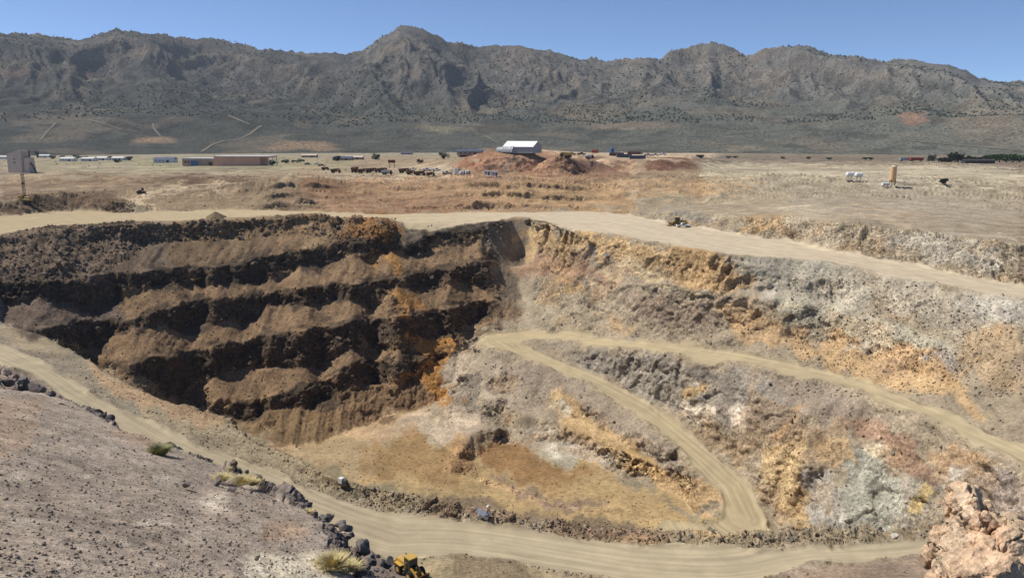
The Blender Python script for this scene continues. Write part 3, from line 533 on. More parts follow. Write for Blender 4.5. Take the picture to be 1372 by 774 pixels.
fill([(1030,600),(1075,590),(1080,640),(1085,712),(1055,712),(1030,650)], (210, 176, 112)); fill([(1080,640),(1130,630),(1170,690),(1160,712),(1085,712)], (168, 166, 158)); fill([(1115,685),(1145,680),(1145,698),(1115,700)], (228, 222, 210)); fill([(1120,600),(1180,615),(1210,660),(1190,712),(1150,690),(1130,640)], (162, 166, 154)); fill([(1090,595),(1130,595),(1135,620),(1100,625)], (198, 164, 112)); fill([(1155,600),(1180,604),(1178,615),(1155,614)], (226, 214, 180)); fill([(1200,630),(1260,640),(1250,700),(1200,705)], (158, 154, 142)); fill([(1225,650),(1250,655),(1235,690),(1220,690)], (204, 176, 92)); fill([(1040,575),(1075,545),(1085,548),(1050,590)], (198, 148, 88), .9)
fill([(1120,560),(1180,560),(1260,640),(1230,650),(1180,600)], (162, 128, 104)); fill([(1240,600),(1290,590),(1350,635),(1260,640)], (196, 152, 102), .9); fill([(1300,640),(1400,640),(1400,720),(1320,720)], (172, 158, 148)); fill([(1270,625),(1295,632),(1290,648),(1270,640)], (214, 206, 192))
fill([(1040,292),(1112,296),(1190,318),(1180,338),(1120,330),(1050,312)], (192, 178, 152), .7, 3); fill([(1200,310),(1300,318),(1340,350),(1330,372),(1240,352),(1190,335)], (180, 174, 160), .7, 3); fill([(990,296),(1050,292),(1040,308),(1000,312)], (206, 168, 110), .6, 3)
# floor
fill([(345,594),(430,590),(540,553),(610,555),(680,600),(800,622),(880,660),(945,699),(1035,712),(900,712),(700,690),(560,660),(420,628)], (200, 168, 118)); fill([(345,594),(430,590),(540,553),(560,600),(480,640),(420,625)], (188, 160, 122))
fill([(530,562),(600,552),(655,562),(660,575),(625,590),(600,588),(560,590)], (200, 184, 160), .9, 5); fill([(500,590),(600,590),(625,620),(600,650),(500,640)], (182, 146, 98)); fill([(648,608),(700,602),(760,618),(785,636),(740,650),(690,645),(655,625)], (166, 124, 78), .9, 4); fill([(720,625),(780,635),(760,660),(720,655)], (184, 138, 80), .6); fill([(655,637),(700,652),(740,664),(815,672),(815,682),(740,682),(690,660)], (166, 140, 116)); fill([(640,660),(800,690),(900,700),(860,705),(700,688),(600,665)], (206, 168, 108)); fill([(600,575),(668,572),(680,592),(640,612),(612,612)], (150, 136, 124), .5)
# near shoulder and berm
fill([(-9,430),(60,448),(150,500),(330,578),(460,640),(560,655),(700,690),(860,706),(1270,706),(1270,722),(960,738),(800,724),(600,698),(460,668),(300,608),(-9,465)], (160, 146, 118)); fill([(105,482),(240,540),(290,556),(290,575),(200,548),(130,510)], (176, 148, 112)); fill([(-9,440),(60,470),(200,545),(200,568),(110,518),(-9,458)], (150, 140, 122), .8); fill([(560,660),(900,710),(900,730),(700,708),(560,685)], (152, 130, 106))
fill([(540,742),(640,742),(760,762),(780,780),(540,780)], (176, 160, 124)); fill([(600,748),(700,756),(740,780),(600,780)], (140, 122, 96), .8); fill([(1020,780),(1060,757),(1250,742),(1270,780)], (160, 140, 120)); fill([(1030,775),(1055,757),(1100,752),(1100,758),(1060,768)], (208, 190, 170), .7)
# foreground hill
fill([(-9,480),(60,508),(130,546),(230,595),(390,652),(480,715),(545,780),(-9,780)], (146, 131, 121)); fill([(330,745),(380,740),(440,745),(480,760),(470,780),(330,780)], (196, 184, 166), .8); fill([(-9,530),(60,535),(40,600),(-9,620)], (156, 132, 114), .8); fill([(280,660),(310,665),(300,690),(280,690)], (186, 170, 154), .6); fill([(360,700),(400,700),(410,720),(350,725)], (156, 128, 106), .7); fill([(170,560),(235,598),(220,606),(150,585)], (150, 124, 106), .7)
for a_, b_, c_, d_ in ((30,560,26,4),(190,617,14,4),(225,645,22,6),(290,672,20,8),(30,700,16,4),(330,650,16,3),(120,640,14,3),(200,700,18,4),(262,725,16,6),(20,640,14,3)): fill([(a_ + c_ * math.cos(t), b_ + d_ * math.sin(t)) for t in np.linspace(0, 6, 10)], (186, 172, 160), .6)
def sample(u, v):
    fu = np.clip(u / 2, 0, GW - 1.01); fv = np.clip(v / 2, 0, GH - 1.01); i = fu.astype(int); j = fv.astype(int); a = (fu - i)[:, None]; b = (fv - j)[:, None]
    return (alb[j, i] * (1 - a) + alb[j, i + 1] * a) * (1 - b) + (alb[j + 1, i] * (1 - a) + alb[j + 1, i + 1] * a) * b
u1, v1 = proj(x, y, z); ppm = F / np.maximum(np.hypot(Rv, CAMZ), 5)
q = np.clip(Rv / 30, .6, 8); wamp = np.minimum(13., 110 / np.maximum(ppm, .3)) * np.interp(Rv, [380, 560], [1, .55])
wu = fbm(x / q, y / q, z / q, 5, .62) * wamp * 1.5; wv = fbm(x / q + 31, y / q, z / q, 5, .62) * wamp
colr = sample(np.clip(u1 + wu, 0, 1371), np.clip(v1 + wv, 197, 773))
hid = ((Z - CAMZ) / RR < np.maximum.accumulate((Z - CAMZ) / RR, 1) - .03).ravel()
colr[hid & (Rv < 110)] = lin((104, 94, 88), K); colr[hid & (Rv >= 110)] = lin((150, 128, 100), K)
rk = (rwall & (Rv > 100))[:, None] * (1 - rd[:, None]); colr = colr * (1 + .08 * rk); colr = colr * (1 - .22 * rk) + lin((170, 156, 134), K) * .22 * rk
colr[hillm] *= np.array([1.48, 1.53, 1.48]); colr[flr] = colr[flr] * np.array([.76, .79, .76]); up_ = (rwall & (uu > 980) & (vv < 480) & (rd < .1)); colr[up_] *= 1.03
colr[lip] = colr[lip] * .3 + lin((104, 98, 102), K) * .7
colr = colr * (1 + .10 * fbm(x / 20, y / 20, z / 20, 3))[:, None]
stain = sstep(.15, .6, fbm(x / 9 + 40, y / 9, z / 9, 4)) * (rough > .3) * (Rv < 345) * (uu > 640); colr = colr * (1 - .35 * stain[:, None]) + lin((186, 148, 98), K) * (.35 * stain[:, None])
rcol = {'bench_road': (206, 192, 164), 'ramp_road': (188, 173, 136), 'access_road': (186, 173, 142)}
lane = np.zeros((len(x), 3), np.float32); kind = np.zeros(len(x), int)
names = ['pit_wall', 'bench_road', 'ramp_road', 'access_road', 'pit_floor', 'hillside', 'plain']
kind[flr & (fine(X.ravel(), Y.ravel(), allroad) < .4) & (Rv < 330)] = 4; kind[(Rv < 75) & (z > 2)] = 5; kind[Rv > 470] = 6
for k, (nme, (poly, cl)) in enumerate(roads.items(), 1):
    mk = np.where(Rv < 590, fine(X.ravel(), Y.ravel(), rmask[nme]), 0); s = mk > .02
    if nme == 'bench_road':
        uv_ = np.interp(uu, [0, 1372], [1, 1]); colr_l = lin((196, 178, 140), K); base = colr_l[None, :] + (lin(rcol[nme], K) - colr_l)[None, :] * sstep(420, 800, uu)[:, None]
        base = base * np.interp(uu, [0, 250, 500], [.86, .92, 1.0])[:, None]
    else: base = np.repeat(lin(rcol[nme], K)[None, :], len(x), 0)
    colr = colr * (1 - mk[:, None]) + base * mk[:, None]; kind[mk > .5] = k
    best = np.full(s.sum(), 1e9); xs, ys = x[s], y[s]; la = np.zeros((s.sum(), 3), np.float32); L = 0
    for a, b in zip(cl[:-1], cl[1:]):
        ax, ay = a[0], a[1]; bx, by = b[0] - ax, b[1] - ay; l = math.hypot(bx, by)
        t = np.clip(((xs - ax) * bx + (ys - ay) * by) / (l * l), 0, 1); ex, ey = xs - ax - t * bx, ys - ay - t * by; dd = np.hypot(ex, ey); m = dd < best
        best[m] = dd[m]; la[m, 0] = L + t[m] * l; la[m, 1] = (np.sign(bx * ey - by * ex) * dd)[m]; L += l
    lane[s] = la
# haul road past the fork is pale; the strip of loose heap beside it stays rock
idx = np.arange(NC * NRW).reshape(NC, NRW); Fq = np.stack([idx[:-1, :-1], idx[1:, :-1], idx[1:, 1:], idx[:-1, 1:]], -1).reshape(-1, 4)
fk = kind[Fq[:, 0]]
def meshobj(name, co, faces, material, attrs=None, kind_=None, smooth=True):
    me = bpy.data.meshes.new(name); n = len(co); k = faces.shape[1]
    me.vertices.add(n); me.vertices.foreach_set('co', np.asarray(co, np.float32).ravel())
    me.loops.add(faces.size); me.loops.foreach_set('vertex_index', faces.astype(np.int32).ravel())
    me.polygons.add(len(faces)); me.polygons.foreach_set('loop_start', np.arange(0, faces.size, k, dtype=np.int32)); me.polygons.foreach_set('loop_total', np.full(len(faces), k, np.int32))
    if smooth: me.polygons.foreach_set('use_smooth', np.ones(len(faces), bool))
    for nm, (typ, dat) in (attrs or {}).items():
        a = me.attributes.new(nm, typ, 'POINT')
        if typ == 'FLOAT_COLOR': a.data.foreach_set('color', np.c_[dat, np.ones(n)].astype(np.float32).ravel())
        elif typ == 'FLOAT': a.data.foreach_set('value', np.asarray(dat, np.float32))
        else: a.data.foreach_set('vector', np.asarray(dat, np.float32).ravel())
    me.update(); me.validate(); me.materials.append(material); o = bpy.data.objects.new(name, me); COL.objects.link(o)
    if kind_: o['kind'] = kind_
    return o
co = np.c_[x, y, z]; colr = np.clip(colr, .01, .85)
lbl = {'pit_wall': 'stepped rock walls of the open pit', 'bench_road': 'pale dirt haul road along the far rim of the pit', 'ramp_road': 'dirt ramp with a hairpin bend going down to the pit floor', 'access_road': 'dirt road with a rubble berm below the hillside', 'pit_floor': 'flat tan floor at the bottom of the pit', 'hillside': 'stony grey brown hillside with a dark rock lip', 'plain': 'dry scrub plain between the pit and the mountains'}
sheets = {}
for k, nme in enumerate(names):
    f = Fq[fk == k]; used, inv = np.unique(f, return_inverse=True)
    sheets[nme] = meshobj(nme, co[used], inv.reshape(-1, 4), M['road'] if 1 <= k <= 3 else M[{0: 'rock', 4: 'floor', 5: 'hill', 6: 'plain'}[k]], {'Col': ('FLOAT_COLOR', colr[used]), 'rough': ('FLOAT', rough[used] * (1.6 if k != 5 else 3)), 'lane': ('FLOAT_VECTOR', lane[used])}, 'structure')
    sheets[nme]['label'] = lbl[nme]
# --- ray to ground
RS = np.concatenate([np.arange(6, 120, .25), np.arange(120, 560, .5), np.arange(560, 2200, 2.0)])
def ground(x, y): return base_z(x, y) + dug(x, y)
zg = lambda a, b: float(ground(np.array([a]), np.array([b]))[0])
def hit(u, v):
    d = ray(u, v); h = math.hypot(d[0], d[1]); xs, ys = d[0] / h * RS, d[1] / h * RS; zz = ground(xs, ys); rz = CAMZ + d[2] / h * RS
    i = np.argmax(rz <= zz) if (rz <= zz).any() else len(RS) - 1
    return Vector((xs[i], ys[i], zz[i]))
bvh = None
#@@OBJECTS@@
# ------------------------------------------------------------------ mountains
ridge = [(-200,60),(-60,48),(0,42),(25,46),(50,44),(80,51),(105,52),(130,45),(155,37),(180,42),(215,45),(250,50),(290,52),(320,57),(345,64),(375,68),(410,70),(440,69),(470,71),(485,66),(515,47),(535,36),(548,33),(565,37),(590,49),(610,56),(640,61),(660,59),(695,59),(715,65),(735,65),(755,70),(775,78),(795,77),(810,80),(840,78),(880,78),(900,68),(930,60),(955,57),(975,61),(1000,73),(1020,68),(1045,60),(1070,59),(1085,62),(1110,70),(1150,75),(1180,80),(1220,79),(1250,83),(1275,85),(1300,94),(1320,105),(1345,108),(1372,107),(1440,116),(1600,130)]
mc, mr = 900, 300
mth_ = np.radians(np.linspace(-38.5, 38.5, mc)); tr = np.linspace(0, 1, mr); Rm = 1750 + 3000 * (tr * .75 + .25 * tr ** 2)
MX = np.outer(np.sin(mth_), Rm); MY = np.outer(np.cos(mth_), Rm); RM = np.repeat(Rm[None, :], mc, 0)
ur = CU + F * np.sin(mth_) / (np.cos(mth_) * cp - .1 * sp)
rdg = np.array([interp(ridge, u) for u in ur]); Rr = 3500 + 260 * fbm(ur / 150, ur * 0, ur * 0 + 3, 2)
zr = np.array([PR(u, v, R)[2] for u, v, R in zip(ur, rdg, Rr)])
tt = (RM - 2330) / (Rr[:, None] - 2330); t01 = np.clip(tt, 0, 1)
zb = np.interp(RM, [1750, 1850, 1980, 2150, 2400, 2750, 4800], [-8, -6, 8, 30, 66, 108, 150]) + 30 * sstep(1850, 2250, RM) * fbm(MX / 260, MY / 200, MX * 0 + 1.5, 3)
wxm = fbm(MX / 500, MY / 500, MX * 0, 3) * .55; wym = fbm(MX / 500 + 9, MY / 500, MX * 0, 3) * .5
def rmf(a, b, seed, oc):
    t = 0; am = 1.; w_ = 1.
    for i in range(oc):
        n = (1 - np.minimum(1, np.abs(vn(a, b, a * 0 + seed + 3.3 * i)) * 1.5)) ** 1.7 * w_; t = t + am * n; w_ = np.clip(n * 2.2, .15, 1); a = a * 2.07 + 5; b = b * 2.07 + 3; am *= .56
    return t
rg = rmf((MX + .5 * MY) / 470 + wxm * .6, MY / 1500 + wym * .5, 7, 6); rg2 = rmf((MX - .25 * MY) / 150 + wxm, MY / 380 + wym, 2, 4)
env = t01 ** 1.0 * (1 - t01 ** 3)
zm = 30 + (zr[:, None] - 30) * (t01 ** 1.0) - env * (150 * (1.05 - rg) + 60 * (1.0 - rg2))
zm = zm + env * 36
zm = np.where(RM < 2330, zm - (2330 - RM) * .3, zm); zm = np.where(tt > 1, zr[:, None] - (RM - Rr[:, None]) * .45, zm)
crag = facet((MX / 46).ravel(), (MY / 46).ravel(), (zm / 46).ravel()).reshape(MX.shape); crag2 = facet((MX / 21).ravel(), (MY / 21).ravel(), (zm / 21).ravel()).reshape(MX.shape)
zm = zm + (crag * 2.2 + crag2 * 1.6) * sstep(.15, .6, t01) * np.where(tt < 1.02, 1, .3) + fbm(MX / 42, MY / 42, MX * 0, 4, .6) * 6 * sstep(.02, .3, t01)
ks = 26.; MZ = np.log(np.exp((zb - 100) / ks) + np.exp(np.clip((zm - 100) / ks, -60, 60))) * ks + 100
lim = CAMZ + RM * ((zr - CAMZ) / Rr)[:, None] * np.interp(t01, [0, .5, .8, 1], [.6, .84, .94, 1.0]) + fbm(MX / 60, MY / 60, MX * 0 + 3, 3) * 3; kk = np.where(tt < 1, 1, 0); MZ = np.where(kk == 1, -np.log(np.exp(-np.clip((MZ - lim) / 9, -50, 50)) + 1) * 9 + lim, MZ); MZ[:, 0] = -16
sl_ = np.hypot(np.gradient(MZ, axis=1) / np.gradient(Rm)[None, :], np.gradient(MZ, axis=0) / (np.gradient(mth_)[:, None] * RM))
um, vm = proj(MX, MY, MZ)
hi = sstep(90, 220, MZ)[..., None]
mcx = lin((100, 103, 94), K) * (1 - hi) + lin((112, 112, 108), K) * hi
mcx = mcx * np.interp(um, [0, 380, 700, 1100, 1372], [.62, .70, 1.05, 1.3, 1.55])[..., None]  # shaded left and sunlit right of the range put into the colour
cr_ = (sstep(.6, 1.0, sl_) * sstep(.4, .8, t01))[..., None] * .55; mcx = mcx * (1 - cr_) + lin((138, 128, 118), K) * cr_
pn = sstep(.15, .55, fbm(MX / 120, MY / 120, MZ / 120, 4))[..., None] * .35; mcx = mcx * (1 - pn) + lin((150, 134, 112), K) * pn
dn = sstep(.1, .6, fbm(MX / 60 + 40, MY / 60, MZ / 60, 4))[..., None] * .4; mcx = mcx * (1 - dn * .8); cc_ = (MZ - blur(MZ, 10)); veg_shade = sstep(1., 8., -cc_)[..., None] * .5; mcx = mcx * (1 - veg_shade) + lin((74, 78, 66), K) * veg_shade  # hollows get a scrub tint that also paints shade to deepen the relief
wu_ = um + 8 * fbm(MX / 60, MY / 60, MZ / 60, 3); wv_ = vm + 3 * fbm(MX / 60 + 5, MY / 60, MZ / 60, 3)
for cx, cy, rx, ry, c, k in ((207,188,28,4,(178,148,112),.8),(405,197,55,7,(170,142,110),.85),(590,173,26,4,(150,142,112),.8),(1222,157,22,10,(186,140,110),.7),(790,150,60,10,(140,126,104),.6),(30,100,30,10,(120,98,84),.6),(110,100,16,8,(116,92,80),.6),(1330,165,60,30,(158,142,122),.5),(1000,200,30,5,(160,148,128),.5),(850,168,60,5,(160,140,116),.5)):
    m = np.clip(1.3 - ((wu_ - cx) / rx) ** 2 - ((wv_ - cy) / ry) ** 2, 0, 1)[..., None] * k; mcx = mcx * (1 - m) + lin(c, K) * m
mi = np.arange(mc * mr).reshape(mc, mr); mf = np.stack([mi[:-1, :-1], mi[1:, :-1], mi[1:, 1:], mi[:-1, 1:]], -1).reshape(-1, 4)
def mountnodes(t, b):
    co = N(t, 'ShaderNodeNewGeometry').outputs['Position']; ca = N(t, 'ShaderNodeAttribute', attribute_name='Col')
    n1 = N(t, 'ShaderNodeTexNoise', Scale=.02, Detail=6, Roughness=.7); t.links.new(co, n1.inputs['Vector'])
    n2 = N(t, 'ShaderNodeTexNoise', Scale=.11, Detail=4, Roughness=.7); t.links.new(co, n2.inputs['Vector'])
    vo = N(t, 'ShaderNodeTexVoronoi', Scale=.075); t.links.new(co, vo.inputs['Vector'])
    c = mul(t, ca.outputs['Color'], ramp(t, n1.outputs[0], .3, .7, .72, 1.28)); c = mul(t, c, ramp(t, n2.outputs[0], .3, .7, .7, 1.3))
    m = N(t, 'ShaderNodeMix', data_type='RGBA'); t.links.new(mth(t, 'MULTIPLY', ramp(t, vo.outputs['Distance'], .22, .36, 1, 0), ramp(t, n1.outputs[0], .42, .55, .15, .85)), m.inputs[0]); t.links.new(c, m.inputs[6]); m.inputs[7].default_value = (.045, .05, .034, 1)
    t.links.new(m.outputs[2], b.inputs['Base Color'])
    bp = N(t, 'ShaderNodeBump', Distance=11., Strength=.9); t.links.new(mth(t, 'ADD', n2.outputs[0], n1.outputs[0]), bp.inputs['Height']); t.links.new(bp.outputs[0], b.inputs['Normal'])
M['mount'] = mat('mountain_scrub_slope', nodes=mountnodes, rough=.95, spec=.1)
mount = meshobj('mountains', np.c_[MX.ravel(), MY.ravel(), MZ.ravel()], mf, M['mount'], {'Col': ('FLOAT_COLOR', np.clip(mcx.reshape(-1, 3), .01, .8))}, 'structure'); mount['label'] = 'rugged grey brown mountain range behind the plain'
mbvh = BVHTree.FromPolygons([tuple(p) for p in np.c_[MX[::2, ::2].ravel(), MY[::2, ::2].ravel(), MZ[::2, ::2].ravel()].tolist()], [tuple(f) for f in (lambda i: np.stack([i[:-1, :-1], i[1:, :-1], i[1:, 1:], i[:-1, 1:]], -1).reshape(-1, 4))(np.arange(MX[::2, ::2].size).reshape(MX[::2, ::2].shape)).tolist()])
def mhit(u, v):
    d = Vector(ray(u, v)).normalized(); h = mbvh.ray_cast(Vector((0, 0, CAMZ)), d); return h[0]
M['track'] = boulderm('pale_track_dirt', tuple(lin((132, 126, 108), K)), tuple(lin((116, 112, 98), K)))
def drape(line, width, off=1.2):
    ps = []
    for (a, b), (c, d_) in zip(line[:-1], line[1:]):
        n = max(2, int(math.hypot(c - a, d_ - b) / 2))
        for i in range(n):
            h = mhit(a + (c - a) * i / n, b + (d_ - b) * i / n)
            if h: ps.append(h)
    vs, fs = [], []
    for i, p in enumerate(ps):
        t = (ps[min(i + 1, len(ps) - 1)] - ps[max(i - 1, 0)]); t.z = 0; t.normalize(); n = Vector((-t.y, t.x, 0)) * width * (.8 + .4 * random.random())
        for k in (-1, 0, 1):
            q = p + n * k * .5; h = mbvh.ray_cast(Vector((q.x, q.y, 2000)), Vector((0, 0, -1)))[0]; vs.append(((h or q) + Vector((0, 0, off)))[:])
        if i: a = 3 * i - 3; fs += [(a, a + 1, a + 4, a + 3), (a + 1, a + 2, a + 5, a + 4)]
    o = meshobj('dirt_track', np.array(vs), np.array(fs), M['track'], None, 'structure'); o['label'] = 'pale dirt track climbing the lower mountain slope'
for ln, wd in (([(55,188),(62,178),(75,165),(95,161),(120,161),(145,168),(165,175)], 5), ([(205,166),(206,172),(214,182),(225,191)], 5), ([(270,204),(285,194),(300,189),(318,188),(335,180),(345,172),(352,168)], 7), ([(637,180),(650,182),(660,188),(670,193)], 6), ([(306,155),(325,163),(336,168)], 6), ([(1220,189),(1260,193),(1310,197),(1372,203)], 8), ([(765,143),(800,148),(830,155)], 7)): drape(ln, wd)
# scattered shrubs on the slopes and the plain
OC = np.array([(1, 0, 0), (-1, 0, 0), (0, 1, 0), (0, -1, 0), (0, 0, 1), (0, 0, -.3)], float); OF = np.array([(0, 2, 4), (2, 1, 4), (1, 3, 4), (3, 0, 4), (2, 0, 5), (1, 2, 5), (3, 1, 5), (0, 3, 5)])
_bm = bmesh.new(); bmesh.ops.create_icosphere(_bm, subdivisions=1, radius=1); IC = np.array([v.co[:] for v in _bm.verts]); IFc = np.array([[v.index for v in f.verts] for f in _bm.faces]); _bm.free()
def scatter(name, pos, size, base, faces, material, label, squash=(.7, 1.1), jit_=.3, smooth=False, parent=None, cols=None):
    n = len(pos); a = rng.random(n) * 6.28; v = base[None] * (1 + jit_ * (rng.random((n, len(base), 1)) * 2 - 1)); v = v * rng.uniform(*squash, (n, 1, 3)) * size[:, None, None]
    c, s_ = np.cos(a)[:, None], np.sin(a)[:, None]; v = np.stack([v[..., 0] * c - v[..., 1] * s_, v[..., 0] * s_ + v[..., 1] * c, v[..., 2]], -1) + pos[:, None, :]
    f = (faces[None] + (np.arange(n) * len(base))[:, None, None]).reshape(-1, faces.shape[1]); o = meshobj(name, v.reshape(-1, 3), f, material, None if cols is None else {'Col': ('FLOAT_COLOR', np.repeat(cols, len(base), 0)), 'rough': ('FLOAT', np.full(n * len(base), .3))}, 'stuff', smooth); o['label'] = label
    if parent: o.parent = parent
    return o
cand = np.flatnonzero(((t01 > .02) & (tt < 1.01) & (fbm(MX / 200, MY / 200, MX * 0, 3) + .25 * rng.random(MX.shape) > -.1)).ravel()); pick = rng.choice(cand, 8000, replace=False)
scatter('mountain_shrubs', np.c_[MX.ravel()[pick] + rng.normal(0, 3, 8000), MY.ravel()[pick] + rng.normal(0, 4, 8000), MZ.ravel()[pick] + .8], rng.uniform(1.6, 4.2, 8000), IC, IFc, M['darkleaf'], 'dark shrubs dotted over the mountain slopes')
cand = np.flatnonzero((Rv > 400) & (Rv < 1700) & (rd < .1)); dn_ = fbm(x[cand] / 60, y[cand] / 60, x[cand] * 0, 3); cand = cand[(dn_ > .15) | (rng.random(len(cand)) < .15)]; pick = rng.choice(cand, 2000, replace=False)
scatter('plain_scrub', np.c_[x[pick], y[pick], z[pick] + .2], rng.uniform(.2, .6, 2000) * (1 + (Rv[pick] > 800) * .9), IC, IFc, M['sage'], 'low dry scrub on the plain')

# ------------------------------------------------------------------ rubble and boulders
visv = ~hid & (np.abs(U0 - 686) < 760)
def pickv(mask, n):
    c = np.flatnonzero(mask & visv); return rng.choice(c, min(n, len(c)), replace=False)
for nme, mask, n, a, b, m, lb in (
    ('wall_rubble', leftup, 1500, .25, .8, 'b_dark', 'broken dark rock lying on the upper left wall'),
    ('slope_rubble', rwall & (rd < .05) & (uu > 1060) & (vv < 530), 3600, .1, .4, 'b_grey', 'loose grey rock on the right wall'),
    ('bench_rubble', lwall & (slope > .9) & ~leftup, 1800, .25, .7, 'b_brown', 'brown rock blocks on the bench faces'),
    ('talus_stones', talus & (z < 0), 2200, .08, .4, 'b_brown', 'loose stones on the bench slopes'), ('floor_stones', flr & (rd < .2) & (Rv > 100), 1500, .06, .3, 'b_grey', 'loose stones scattered on the pit floor'), ('road_edge_stones', (rd > .05) & (rd < .6) & (Rv < 330) & (Rv > 90), 1400, .06, .26, 'b_grey', 'stones spilled along the road edges'),
    ('berm_rubble', bermz & (rd < .1), 2400, .08, .32, 'b_brown', 'loose rock along the road berm'),
    ('shoulder_rubble', (Rv > 95) & (Rv < 215) & (uu < 470) & (rd < .05) & (z > -34), 1100, .07, .28, 'b_brown', 'loose stones on the road shoulder'),
    ('ledge_rubble', rwall & (rd < .05) & (slope > .55), 2200, .1, .4, 'b_grey', 'rock fragments on the ledges of the right wall'),
    ('heap_rubble', (Rv > 345) & (Rv < 420) & (rd < .1) & (uu < 180), 700, .3, .8, 'b_brown', 'rock lumps in the heap beyond the bench road'),
    ('bank_rubble', (Rv < 125) & (Rv > 80) & (uu > 540) & (rd < .3), 900, .06, .28, 'b_grey', 'stones on the near bank of the road'),
    ('hill_stones', hs & (Rv > 10), 6500, .012, .06, 'b_hill', 'small stones strewn over the hillside'),
    ('lip_rubble', lip & (Rv > 14), 1200, .04, .2, 'b_dark', 'dark rock fragments along the lip of the hillside')):
    k = pickv(mask, n)
    if len(k): scatter(nme, np.c_[x[k], y[k], z[k]], a + (b - a) * rng.random(len(k)) ** 2.2, IC, IFc, M['hill' if 'hill' in nme else 'rock'], lb, (.5, 1.25), .32, cols=np.clip(colr[k] * rng.uniform(.72, 1.12, (len(k), 1)), .02, .8))
def rockmesh(name, seed, sub=2, m='b_brown'):
    bm = bmesh.new(); bmesh.ops.create_icosphere(bm, subdivisions=sub, radius=1); rr = random.Random(seed)
    pl = [(Vector((rr.gauss(0, 1), rr.gauss(0, 1), rr.gauss(0, 1))).normalized(), rr.uniform(.38, .78)) for _ in range(10)]
    for v in bm.verts:
        for n, d_ in pl:
            k = v.co.dot(n) - d_
            if k > 0: v.co -= n * k
        v.co *= 1 + .06 * rr.uniform(-1, 1)
    me = bpy.data.meshes.new(name); bm.to_mesh(me); bm.free(); me.materials.append(M[m]); return me
BR = {m: [rockmesh('boulder', i * 7 + hash(m) % 5 * 0, 2, m) for i in range(4)] for m in ('b_brown', 'b_grey', 'b_dark', 'b_hill')}
def boulder(parent, p, s_, m):
    o = bpy.data.objects.new('boulder', random.choice(BR[m])); COL.objects.link(o); o.parent = parent; o.location = p; o.rotation_euler = [random.uniform(0, 6) for _ in range(3)]
    o.scale = [s_ * random.uniform(.6, 1.3) for _ in range(3)]
for k in pickv(leftup, 70): boulder(sheets['pit_wall'], (x[k], y[k], z[k] + .1), random.uniform(.7, 1.3), random.choice(['b_dark', 'b_brown']))
for k in pickv(lwall & (slope > .8) & ~leftup, 60): boulder(sheets['pit_wall'], (x[k], y[k], z[k]), random.uniform(.8, 1.5), 'b_brown')
for k in pickv(rwall & (rd < .05) & (slope > .3), 40): boulder(sheets['pit_wall'], (x[k], y[k], z[k]), random.uniform(.4, .8), 'b_grey')
for k in pickv(bermz & (rd < .1) & (slope < .6), 40): boulder(sheets['pit_wall'], (x[k], y[k], z[k]), random.uniform(.35, .75), random.choice(['b_brown', 'b_grey']))
for u, v, s_ in ((337,658,.16),(292,645,.24),(144,729,.10),(155,588,.22),(85,545,.25),(178,605,.12),(345,748,.09),(60,688,.1),(250,650,.16),(310,657,.2),(395,672,.2),(420,690,.2)):
    p = hit(u, v); boulder(sheets['hillside'], p, s_, 'b_hill')

for u, v, s_, n_ in ((6,506,.5,3),(25,509,.5,3),(45,516,.5,3),(60,521,.5,2),(112,546,.35,3),(130,552,.45,4),(140,557,.35,2),(205,590,.4,3),(222,596,.55,4),(230,600,.4,2),(300,622,.25,3),(330,633,.25,3),(355,643,.3,3),(382,653,.3,3),(410,668,.2,2),(436,688,.3,3),(452,700,.35,3),(466,711,.2,3),(482,726,.35,3),(492,738,.3,4),(501,748,.24,4),(508,756,.16,3)):
    for _ in range(n_):
        p = onhill(u + random.uniform(-6, 6), v + random.uniform(-2, 5)); boulder(sheets['hillside'], (p[0] + random.uniform(0, .3), p[1], p[2] - .45 * s_), s_ * random.uniform(.4, .95), random.choice(['b_dark', 'b_dark', 'b_hill']))
